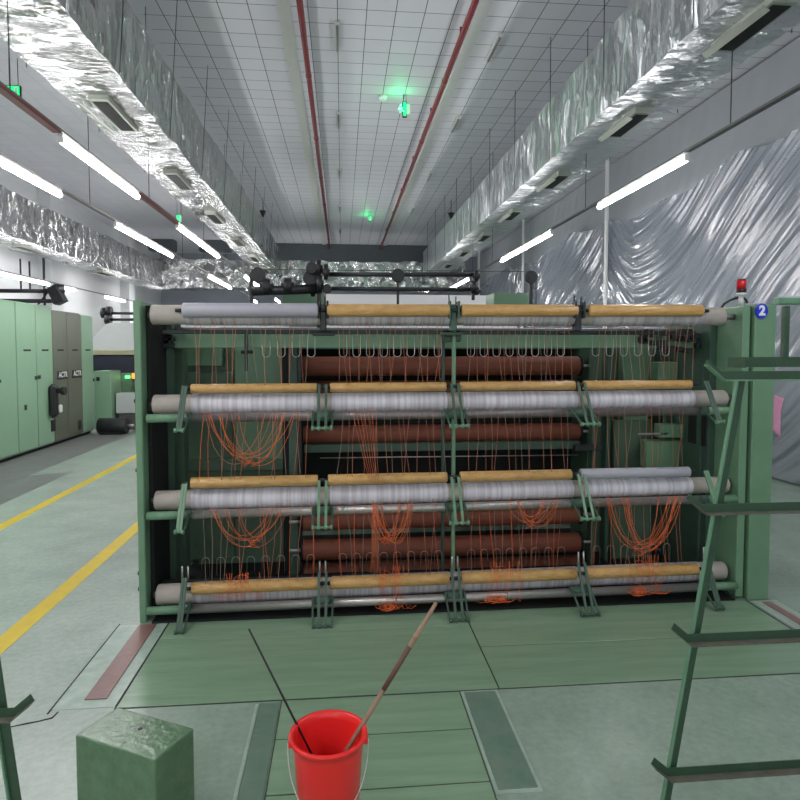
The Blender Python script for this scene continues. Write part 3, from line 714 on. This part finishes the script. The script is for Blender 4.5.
# ------------------------------------------------------------------ hanging yarns
def thread(m, pts, r=.0013, Y=3.86, jit=.012):
    m.tube([at(x, y, Y=Y + random.uniform(-jit, jit)) for x, y in pts], r, 3)
def catenary(x0, y0, x1, y1, sag, n=12, skew=0):
    out = []
    for k in range(n + 1):
        t = k / n; s = 1 - (2 * t - 1) ** 2
        tt = t + skew * s * .25
        out.append((lerp(x0, x1, tt) + random.uniform(-.6, .6), lerp(y0, y1, t) + sag * s ** .75))
    return out
SEGW = ['left-hand', 'second', 'third', 'right-hand']
BOT = [(None), ]
def rowy(ri, x, off): # y of bottom of roller ri at x
    (x0, y0), (x1, y1) = ROW[ri]['roll']; return lerp(y0, y1, (x - x0) / (x1 - x0)) + off
SWAG = {(1, 0): (250, 468, 205, 296, 9), (1, 1): (376, 505, 345, 420, 0), (2, 0): (255, 548, 210, 292, 8), (2, 1): (388, 545, 366, 418, 16),
        (2, 2): (530, 530, 505, 562, 10), (2, 3): (640, 556, 606, 684, 13), (3, 0): (0, 0, 0, 0, 0)}
for gi in range(3):
    for si in range(4):
        x0, x1 = ROW[gi]['segs'][si]; x0 += 8; x1 -= 4
        lab = 'orange and rust yarns hanging from the %s %s roller down to the %s row' % (SEGW[si], ['top', 'second-row', 'third-row'][gi], ['second', 'third', 'lowest'][gi])
        root = thing('yarn_bundle', at((x0 + x1) / 2, rowy(gi, x0, 10), Y=3.86), lab, 'yarn', 'yarns hanging between the roller rows')
        md = MB(); mo = MB(); mp_ = MB()
        n = [17, 15, 13][gi]
        for k in range(n):
            x = lerp(x0, x1, (k + random.uniform(-.3, .3) + .5) / n); xb = x + random.uniform(-7, 7)
            ya = rowy(gi, x, 6); yb = rowy(gi + 1, xb, -18 if gi < 2 else -8)
            m = random.choice((md, md, mp_, mo if gi else md))
            mid = (lerp(x, xb, .5) + random.uniform(-1.5, 1.5), lerp(ya, yb, .5))
            thread(m, [(x, ya), (x, rowy(gi, x, 10)), mid, (xb, yb - 3), (xb, yb)], random.choice((.0013, .0016)))
        if (gi, si) in SWAG:
            cx, cyb, xa, xe, ns = SWAG[(gi, si)]
            for k in range(ns):
                a = random.uniform(xa, lerp(xa, cx, .75)); b = random.uniform(lerp(cx, xe, .3), xe)
                ya = rowy(gi, a, 10); sag = cyb - ya - random.uniform(0, 14)
                thread(random.choice((mo, mo, md)), catenary(a, ya, b, rowy(gi, b, 10), sag, 12, random.uniform(-.4, .2)), .0015, 3.85, .005)
            if ns:
                # knot at the bottom of the swag
                kn = []
                for k in range(12): kn.append((cx + random.uniform(-8, 6), cyb - 4 + random.uniform(-6, 4)))
                thread(mo, kn, .0018, 3.84, .008)
        if (gi, si) == (1, 1) or (gi, si) == (2, 1):
            for k in range(7):
                xs = 352 + k * 4 if gi == 1 else 372 + k
                ys = rowy(gi, xs, 8)
                thread(mo if k % 2 else md, [(xs, ys), (lerp(xs, 372 + k, .6), lerp(ys, rowy(gi + 1, 372, 0), .6)), (370 + k * 1.5, rowy(gi + 1, 372, -12))], .0016, 3.86, .004)
        md.build('rust_strands', 'rust', root); mp_.build('pale_strands', 'pale', root)
        if mo.v: mo.build('orange_strands', 'orange', root)
# loose tangles on the lowest row
for (xa, xb, n, drop, lb) in ((225, 262, 9, 20, 'left-hand'), (376, 408, 8, 38, 'second'), (482, 520, 9, 36, 'third'), (622, 668, 9, 34, 'right-hand')):
    m = MB(); cx = (xa + xb) / 2
    for k in range(n):
        a = random.uniform(xa, xb); b = a + random.uniform(-22, 22); ya = rowy(3, a, -17)
        thread(m, [(a, ya - 1), (a + random.uniform(-1, 1), ya + 8), (a + random.uniform(-4, 4), ya + drop * .6)] + [(lerp(a, b, t), ya + drop + 4 * math.sin(t * PI)) for t in (.3, .6, 1)], .0016, 3.845, .006)
    def loop(lx, ly, rx, ry, rad):
        ph = random.uniform(0, 6); sp = random.uniform(3.5, 7)
        thread(m, [(lx + rx * math.cos(ph + sp * t / 12) * (1 - t / 30), ly + ry * math.sin(ph + sp * t / 12)) for t in range(13)], rad, 3.845, .004)
    for j in range(4): loop(cx + random.uniform(-9, 9), rowy(3, cx, -9) + random.uniform(-3, 8), random.uniform(4, 10), random.uniform(3, 7), .0014)
    if drop > 30:
        for j in range(8): loop(cx - 5 + random.uniform(-4, 4), rowy(3, cx, drop - 16) + random.uniform(-2, 2), random.uniform(4, 11), random.uniform(1.5, 3.5), .002)
    tag(m.build('yarn_tangle', 'orange', origin=at(cx, rowy(3, cx, -10), Y=3.85)), 'bright orange tangle of yarn draped over the %s lowest gold roll' % lb, 'yarn', 'yarn tangles on the lowest row')

# pink cloth on the right of the machine
m = MB(); vs = []; n = 14
for j in range(n + 1):
    for i in range(9):
        u = i / 8; v = j / n; x = 2.878 + u * (.125 - .025 * v) + .008 * math.sin(v * 5 + u * 3) * u; y = 3.93 + .012 * math.sin(u * 14) + .03 * u
        z = lerp(lerp(1.40, 1.36, u), lerp(1.13, 1.10, u) + .03 * math.sin(u * 4), v); vs.append((x, y, z))
m.add(vs, [(j * 9 + i, j * 9 + i + 1, (j + 1) * 9 + i + 1, (j + 1) * 9 + i) for j in range(n) for i in range(8)], True)
o = m.build('cloth', 'pink'); sm = o.modifiers.new('s', 'SOLIDIFY'); sm.thickness = .006
tag(o, 'folded pink cloth hanging on the right side of the green machine column', 'cloth')

# ------------------------------------------------------------------ floor boards in front of the machine
def fb(x0, x1, y0, y1, label, m='board', h=.006, g=None):
    o = MB().box(x0, x1, y0, y1, .002, h, .0015).build('floor_board', m, origin=((x0 + x1) / 2, (y0 + y1) / 2, 0)); tag(o, label, 'floor board', g)
struct('trim_10', MB().box(-1.08, 2.72, 2.96, 3.88, .0003, .0018), 'seam')  # near-black sheet under the boards, showing through the gaps between them
struct('trim_11', MB().box(-.30, .575, 1.2, 2.955, .0003, .0018), 'seam')
fb(-1.07, .772, 2.965, 3.66, 'wide green painted floor board in front of the left half of the machine')
fb(-1.07, .772, 3.665, 3.87, 'narrow green floor board under the left lower roller row')
fb(.779, 2.70, 3.40, 3.87, 'green floor board in front of the right half of the machine, nearer the rollers')
fb(.779, 2.70, 2.965, 3.393, 'green floor board in front of the right half of the machine, nearer the viewer')
for k, (a, b) in enumerate(((2.655, 2.95), (2.315, 2.648), (1.2, 2.308))):
    fb(-.295, .570, a, b, ['green floor board in the centre lane just behind the red bucket', 'green floor board in the centre lane around the red bucket', 'green floor board at the bottom edge of the centre lane'][k])
struct('trim_19', MB().box(-.418, -.403, 1.6, 2.94, .0003, .003), 'worn')
fb(-.40, -.305, 1.6, 2.94, 'dark teal strip plate left of the red bucket', 'patch')
struct('trim_18', MB().box(.580, .762, 2.24, 2.955, .0003, .004), 'worn')
fb(.592, .748, 2.262, 2.94, 'dark teal worn plate with pale edges right of the red bucket', 'patch', .008)
struct('trim_12', MB().box(-1.37, -1.075, 2.98, 3.88, .0003, .002), 'worn')
struct('trim_13', MB().box(-1.378, -1.370, 2.95, 3.9, .0003, .0025).box(-1.082, -1.074, 2.98, 3.9, .0019, .0035), 'seam')
fb(-1.25, -1.145, 3.05, 3.87, 'long maroon metal plate in the floor at the left foot of the machine', 'maroon', .007)
fb(2.80, 2.86, 2.2, 3.84, 'long maroon metal plate in the floor at the right foot of the machine', 'maroon', .007)
struct('trim_14', MB().box(2.74, 2.92, 2.2, 3.87, .0003, .002), 'worn')
crack = MB(); c_ = [at(x, y, Z=.0015) for x, y in ((10, 727), (25, 724), (40, 721), (52, 718), (58, 712))]
crack.tube(c_, [.002, .004, .003, .004, .003, .002], 5); struct('trim_15', crack, 'seam')

# ------------------------------------------------------------------ wooden block
bz = .33
c = [at(75, 735, Z=bz), at(155, 760, Z=bz), at(194, 728, Z=bz)]; c.append(c[0] + c[2] - c[1])
blk = thing('wooden_block', (c[0] + c[2]) / 2 * 1.0 - V((0, 0, bz)), 'worn green painted wooden block with a small hole in its top', 'block')
bm_ = mat('block_paint', srgb(100, 132, 100), .2, col2=srgb(80, 110, 84), vscale=16, bump=.18, bscale=40, rvar=.08); M['block'] = bm_
m = MB(); m.prism([(p.x, p.y, 0.0) for p in c], (0, 0, bz))
o = m.build('block_body', 'block', blk); bv = o.modifiers.new('b', 'BEVEL'); bv.width = .006; bv.segments = 2
h = at(140, 729, Z=bz)
m = MB().cyl((h.x, h.y, bz - .001), (h.x, h.y, bz + .0012), .009, 14); m.build('drilled_hole', 'slot', blk)

# ------------------------------------------------------------------ bucket, sticks
BX, BY = -.052, 2.06; BH = .40
bu = thing('bucket', (BX, BY, 0), 'red plastic bucket with a wire handle holding a wooden stick and a thin rod', 'bucket')
prof = [(0, .006), (.088, .006), (.094, .012), (.1165, BH - .05), (.1175, BH - .045), (.119, BH - .02), (.1285, BH - .016), (.1335, BH - .006), (.132, BH), (.125, BH + .002), (.1175, BH - .003), (.1145, BH - .03), (.090, .02), (.0, .018)]
MB().lathe((BX, BY, 0), prof, 64).build('bucket_body', 'bucket', bu, fix=False)
hp = []
for k in range(25):
    t = PI * k / 24; dz = math.sin(t); hp.append((BX - .136 * math.cos(t), BY - .085 * dz - .045 * dz, BH - .03 - .185 * dz))
hd_ = MB().tube(hp, .0018, 6).build('wire_handle', 'chrome', bu)
MB().tube([hp[11], hp[12], hp[13]], .007, 10).build('handle_grip', 'grip', hd_)
for s in (-1, 1): MB().box(BX + s * .126 - .008, BX + s * .126 + .008, BY - .012, BY + .012, BH - .045, BH - .015, .003).build('handle_lug', 'bucket', bu)
def through(p0, pr, ytop_px, xtop):
    """straight stick from the bucket bottom over the rim, long enough to reach a measured height"""
    d = (pr - p0).normalized(); best = None
    for k in range(400):
        q = p0 + d * (.3 + k * .003); v = q - V((0, 0, CH)); z = v.dot(_F); y = CY - F * v.dot(_U) / z
        if y <= ytop_px: return q
    return q
p0 = V((BX + .062, BY + .03, .045)); pr = at(296, 723, Z=BH + .004); pt = through(p0, pr, 629, 250)
o = MB().tube([p0, p0.lerp(pt, .6), pt], [.0045, .004, .0035], 8).build('thin_rod', 'black', origin=p0); tag(o, 'thin black rod leaning out of the left side of the red bucket', 'rod')
p0 = V((BX - .085, BY + .03, .07)); pr = at(364, 722, Z=BH + .008); pt = through(p0, pr, 603, 443)
st = thing('wooden_stick', p0, 'bare wooden stick leaning out of the right side of the red bucket', 'stick')
mid = p0.lerp(pt, .62); j2 = p0.lerp(pt, .86)
MB().tube([p0, p0.lerp(pt, .3), mid], [.009, .0088, .0085], 10).build('lower_stick', 'wood', st)
MB().tube([mid, p0.lerp(pt, .75), j2, pt], [.008, .0085, .009, .0065], 10).build('upper_stick', 'wood', st)
dw = mat('dark_wood', srgb(105, 75, 65), .6, var=.2, vscale=14); M['dwood'] = dw
MB().tube([p0.lerp(pt, .60), p0.lerp(pt, .70), p0.lerp(pt, .80)], .0092, 10).build('dark_splice', 'dwood', st)
MB().tube([p0.lerp(pt, .835), p0.lerp(pt, .855)], .0105, 10).build('tape_band', 'wood', st)

# ------------------------------------------------------------------ angle-iron racks in the foreground
YK = 2.12
def rack(side, label):
    s = side
    if s > 0: foot = at(664, 826, Y=YK); top = at(742, 372, Y=YK)
    else: foot = at(23, 826, Y=YK); top = at(0, 690, Y=YK) + (at(0, 690, Y=YK) - at(23, 826, Y=YK)) * .35
    foot = V((foot.x, YK, 0)) if s < 0 else V((foot.x, YK, 0))
    root = thing('yarn_rack', foot, label, 'rack', 'angle iron racks')
    ww = .042
    m = MB(); m.bar(foot, top, ww * .82, .005, (0, 1, 0)); m.build('post', 'rack', root)
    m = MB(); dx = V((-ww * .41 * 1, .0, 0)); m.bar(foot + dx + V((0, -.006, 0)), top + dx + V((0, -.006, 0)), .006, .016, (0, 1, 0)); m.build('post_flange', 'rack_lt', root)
    if s > 0:
        arms = [(721, 376), (703, 509), (688, 639), (668, 773)]; far = 2.9
    else:
        arms = [(14, 713)]; far = -2.6
    for i, (px, py) in enumerate(arms):
        q = at(px, py, Y=YK - .03); h = .034; z = q.z
        tip = V((q.x - s * .052, q.y - .0, z + .045))
        m = MB(); x_far = far
        # upright flange
        m.box(min(q.x, x_far), max(q.x, x_far), q.y, q.y + .004, z - h * .5, z + h * .5)
        m.prism([(q.x, q.y, z - h * .5), (q.x, q.y, z + h * .5), (tip.x, q.y, tip.z + h * .45), (tip.x - s * .012, q.y, tip.z - h * .25)], (0, .004, 0))
        o = m.build('arm', 'rack', root)
        m = MB(); m.box(min(q.x, x_far), max(q.x, x_far), q.y - .030, q.y, z - h * .5, z - h * .5 + .004)
        m.prism([(q.x, q.y - .03, z - h * .5), (q.x, q.y, z - h * .5), (tip.x - s * .012, q.y, tip.z - h * .25), (tip.x - s * .012, q.y - .03, tip.z - h * .25)], (0, 0, .004))
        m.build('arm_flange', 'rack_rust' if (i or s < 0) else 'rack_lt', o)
    if s > 0:
        q = at(728, 362, Y=YK + .12)
        m = MB().box(q.x, far, YK + .12, YK + .124, q.z - .02, q.z + .019).box(q.x, q.x + .004, YK + .02, YK + .12, q.z - .02, q.z + .019)
        m.build('back_arm', 'rack', root)
        q1 = at(784, 357, Y=YK + .14); q2 = at(784, 306, Y=YK + .14)
        MB().box(q1.x - .010, q1.x + .012, YK + .128, YK + .15, q1.z - .02, q2.z, .002).build('upper_post', 'rack', root)
        q3 = at(776, 301, Y=YK + .14)
        MB().box(q3.x, far, YK + .12, YK + .16, q3.z - .013, q3.z + .014, .003).build('top_beam', 'rack_lt', root)
        MB().box(far - .04, far, YK - .03, YK + .16, 0, q3.z, .003).build('post', 'rack', root)
    else:
        MB().box(far, far + .04, YK - .03, YK + .02, 0, arms and at(14, 713, Y=YK).z + .3, .003).build('post', 'rack', root)
rack(1, 'green angle iron rack with a leaning post and four upturned arms, right foreground')
rack(-1, 'green angle iron rack at the lower left edge with one upturned arm showing')

# ------------------------------------------------------------------ left row of cabinets
XF = -5.0
def yb(px): return at(px, 350, X=XF).y
def cabinet(pxs, m, ztop, label, slots, grp='machine cabinets along the left wall', extra=None):
    ya, yb_ = (3.0 if pxs[0] < 0 else yb(pxs[0])), yb(pxs[-1])
    t = thing('cabinet', (XF - .5, (ya + yb_) / 2, 0), label, 'cabinet', grp)
    MB().box(XF - 1.0, XF - .02, ya + .005, yb_ - .005, .06, ztop, .01).build('body', m, t)
    MB().box(XF - .95, XF - .08, ya + .03, yb_ - .03, 0, .06).build('plinth', 'dark', t)
    ys = [ya] + [yb(p) for p in pxs[1:]]
    for k in range(len(ys) - 1):
        d = MB().box(XF - .02, XF + .004, ys[k] + .012, ys[k + 1] - .012, .09, ztop - .02, .005).build('door', m, t)
        yc = lerp(ys[k], ys[k + 1], .55)
        MB().box(XF + .004, XF + .008, yc - .13, yc + .10, 1.665, 1.695).build('door_slot', 'dark', d)
        for (f, z, w, hh) in slots.get(k, []):
            y_ = lerp(ys[k], ys[k + 1], f); MB().box(XF + .004, XF + .02, y_ - w / 2, y_ + w / 2, z - hh / 2, z + hh / 2, .003).build('latch', 'black', d)
        if extra: extra(k, d, ys[k], ys[k + 1])
    return t
def zc(px, py): return at(px, py, X=XF).z
cabinet([-1, 16, 36, 52.5], 'green_lt', 2.44, 'tall pale green cabinet with three doors at the left edge', {0: [(.93, zc(2, 381), .04, .05)], 1: [(.93, zc(34, 378), .07, .06), (.35, zc(22, 408), .05, .08)], 2: [(.12, zc(39, 377), .07, .06), (.88, zc(51, 426), .14, .2)]})
def sign(k, d, a, b):
    yc = lerp(a, b, .62); z = zc(60, 375)
    pl = MB().box(XF + .004, XF + .014, yc - .21, yc + .21, z - .075, z + .07, .004).build('sign_plate', 'black', d)
    text('ACTR', .135, (XF + .016, yc, z), (PI / 2, 0, PI / 2), 'white', pl, 'sign_lettering', .001, .004)
cabinet([52.5, 67, 81.5], 'olive', 2.38, 'olive grey cabinet with two lettered doors', {1: [(.7, zc(78, 425), .12, .18)]}, extra=sign)
cabinet([81.5, 93], 'green_lt', 2.36, 'narrow tall pale green cabinet beyond the olive grey one', {0: [(.95, zc(92, 380), .06, .06)]})
# black hand wheel unit on first cabinet
t = thing('drive_unit', (XF + .1, yb(51), 1.2), 'black lever and hand wheel unit on the front of the green cabinet', 'lever unit')
y_ = yb(48.5)
MB().box(XF + .006, XF + .12, y_ - .10, y_ + .10, .52, 1.10, .05).build('lever_housing', 'black', t)
MB().cyl((XF + .1, y_, .98), (XF + .22, y_, .98), .05, 14).cyl((XF + .2, y_, .98), (XF + .26, y_, .98), .07, 18).build('hand_wheel', 'black', t)
MB().box(XF + .12, XF + .17, y_ + .02, y_ + .10, .60, .74, .02).build('white_handle', 'white', t)
# far machine behind the cabinets
fm = thing('textile_machine', (XF - .6, 15, 0), 'distant machine with an off-white hood beyond the left cabinets', 'machine', None)
Yh = 14.2
def fbx(x0, x1, y0, y1, Y, dep, m, nm, bev=.01):
    a = at(x0, y1, Y=Y); c = at(x1, y0, Y=Y); return MB().box(a.x, c.x, Y, Y + dep, max(.02, a.z), c.z, bev).build(nm, m, fm)
h = MB(); ring = []
a = at(93, 350, Y=Yh); c = at(150, 323, Y=Yh)
prof_ = [(a.x, a.z), (a.x, lerp(a.z, c.z, .45)), (a.x + .28, c.z - .03), (a.x + .4, c.z), (-1.3, c.z), (-1.3, a.z)]
h.prism([(x, Yh, z) for x, z in prof_], (0, 1.6, 0)); h.build('hood', 'hood', fm)
fbx(93, 185, 350, 355, Yh - .05, 1.6, 'beige', 'ledge'); fbx(93, 185, 355, 373, Yh, 1.4, 'navy', 'roller_band'); fbx(112, 185, 372, 425, Yh + .1, 1.2, 'green_in', 'frame')
sc_ = thing('cabinet', (-5.2, 13.5, 0), 'short pale green cabinet beyond the narrow tall one', 'cabinet', 'machine cabinets along the left wall')
a = at(95, 432, Y=13.3); c = at(110.5, 371, Y=13.3); MB().box(a.x, c.x, 13.3, 13.9, .02, c.z, .01).build('body', 'green_lt', sc_)
q = at(98, 379, Y=13.29); MB().box(q.x - .03, q.x + .03, 13.28, 13.3, q.z - .04, q.z + .04).build('latch', 'black', sc_)
sc_ = thing('cabinet', (-4.6, 13.9, 0), 'low green cabinet with a green lamp beside the distant hood', 'cabinet', 'machine cabinets along the left wall')
a = at(111, 430, Y=14.0); c = at(131.5, 373, Y=14.0); MB().box(a.x, c.x, 14.0, 14.18, .02, c.z, .01).build('body', 'green', sc_)
q = at(128, 377, Y=13.99); MB().box(q.x - .06, q.x + .04, 13.985, 14.0, q.z - .03, q.z + .03).build('status_lamp', 'led', sc_)
sc_ = thing('lamp', at(134, 376, Y=13.9), 'small amber lamp next to the low green cabinet', 'lamp'); q = at(134, 376, Y=13.9)
MB().box(q.x - .05, q.x + .05, 13.9, 14.0, q.z - .06, q.z + .06, .01).build('lamp_glass', 'amber', sc_); MB().cyl((q.x, 13.95, 0), (q.x, 13.95, q.z - .06), .02, 8).build('lamp_post', 'iron', sc_)
mt = thing('motor', at(109, 424, Y=12.95), 'dark motor lying on the floor beside the short green cabinet', 'motor'); q = V((-4.83, 12.8, .17))
MB().cyl(q + V((0, 0, 0)), q + V((.55, 0, 0)), .16, 20, bev=.02).build('motor_body', 'iron', mt)
MB().box(q.x + .05, q.x + .45, q.y - .1, q.y + .1, 0, .05).build('motor_base', 'black', mt); MB().cyl(q + V((.55, 0, 0)), q + V((.68, 0, 0)), .03, 10).build('motor_shaft', 'steel', mt)
bx_ = thing('crate', (-4.4, 15, 0), 'pale grey box machine standing at the aisle end', 'box')
a = at(112, 412, Y=13.75); c = at(139, 392, Y=13.75); c = c + V((.22, 0, 0)); MB().box(c.x - .60, c.x, 13.45, 13.75, .35, c.z, .01).build('box_body', 'hood', bx_); MB().box(c.x - .56, c.x - .04, 13.5, 13.75, 0, .35).build('box_stand', 'steel_dk', bx_)
# overhead shafts of the left machines
for (x0, x1, Y, ys, mx, lb) in ((-30, 52, 10.9, (290.5, 300.5), 57, 'above the tall green cabinets'), (110, 150, 14.3, (313.3, 319.5), 104, 'above the distant hood')):
    t = thing('shaft_drive', at(mx, 300 if mx < 80 else 317, Y=Y), 'black twin shafts with a drive motor %s' % lb, 'drive shaft', 'overhead shaft drives')
    for y_ in ys:
        a = at(x0, y_, Y=Y); c = at(x1, y_, Y=Y); c.z = a.z; MB().cyl(a, c, .035 if mx < 80 else .03, 10).build('shaft', 'iron', t)
    if mx < 80:
        q = at(57, 297, Y=Y); m = MB(); m.bar(q + V((-.06, 0, .16)), q + V((.07, 0, -.10)), .16, .2, (0, 1, 0)); m.build('motor_body', 'iron', t)
        m = MB(); q2 = at(53, 289, Y=Y); m.cyl(q2, q2 + V((.12, .1, 0)), .09, 14); m.cyl(at(48, 292, Y=Y), at(37, 306, Y=Y), .015, 6); m.build('belt_guard', 'black', t)
        MB().box(q.x - .05, q.x + .05, Y - .05, Y + .05, 2.45, q.z).build('stand', 'iron', t)
    else:
        m = MB()
        for (x, y, r) in ((102, 313, .12), (107, 311, .10), (106, 319, .13)):
            q = at(x, y, Y=Y); m.cyl(q, q + V((.1, 0, 0)), r, 14)
        m.build('motor_body', 'black', t)
        q = at(106, 321, Y=Y); MB().box(q.x - .03, q.x + .05, Y - .04, Y + .04, at(150, 323, Y=Yh).z + .01, q.z).build('stand', 'iron', t)
# fixtures on left wall
MB_ = MB().cyl((-7.15, 15.8, 2.4), (-7.15, 15.8, 4.6), .03, 8)
tag(MB_.build('wall_conduit', 'iron', origin=(-7.15, 15.8, 2.4)), 'thin dark vertical conduit on the far left wall', 'conduit')
MB_ = MB().tube([(-7.1, 14.6, 3.7), (-7.1, 14.6, 3.0), (-7.1, 15.0, 3.0), (-7.1, 15.0, 3.7)], .02, 6)
tag(MB_.build('wall_hanger', 'iron', origin=(-7.1, 14.8, 3.0)), 'thin square hanging frame under the far left duct', 'hanger')

# machine behind, seen over the top row
bm2 = thing('textile_machine', (.8, 8.2, 0), 'white-hooded green machine standing behind the big roller machine', 'machine')
m = MB(); a = at(325, 327, Y=7.2); c = at(497, 295.5, Y=7.2)
m.prism([(a.x, 7.2, a.z - .2), (a.x, 7.2, c.z), (c.x, 7.2, c.z), (c.x + .25, 7.2, a.z), (c.x + .25, 7.2, a.z - .2)], (0, 1.2, 0)); m.build('hood', 'white', bm2)
MB().box(-1.6, 3.0, 7.3, 8.6, .0, 1.70, .02).build('body', 'green_in', bm2)
MB().box(-1.7, 3.2, 7.25, 7.3, 1.7, 1.95, .01).box(-1.6, -1.3, 7.3, 8.4, 1.7, 1.95).build('rail_cover', 'hood', bm2)

# ------------------------------------------------------------------ ambient: the rest of the long hall is lit, open behind the viewer
w = bpy.data.worlds.new('world'); SC.world = w; w.use_nodes = True
w.node_tree.nodes['Background'].inputs[0].default_value = (.93, .97, 1, 1); w.node_tree.nodes['Background'].inputs[1].default_value = .8
SC.view_settings.view_transform = 'Standard'; SC.view_settings.look = 'None'; SC.view_settings.gamma = 1; SC.view_settings.use_curve_mapping = False
SC.view_settings.exposure = 0.5
for o in bpy.data.objects:
    if '_o' in o: del o['_o']
# helper bracket prototype is unused
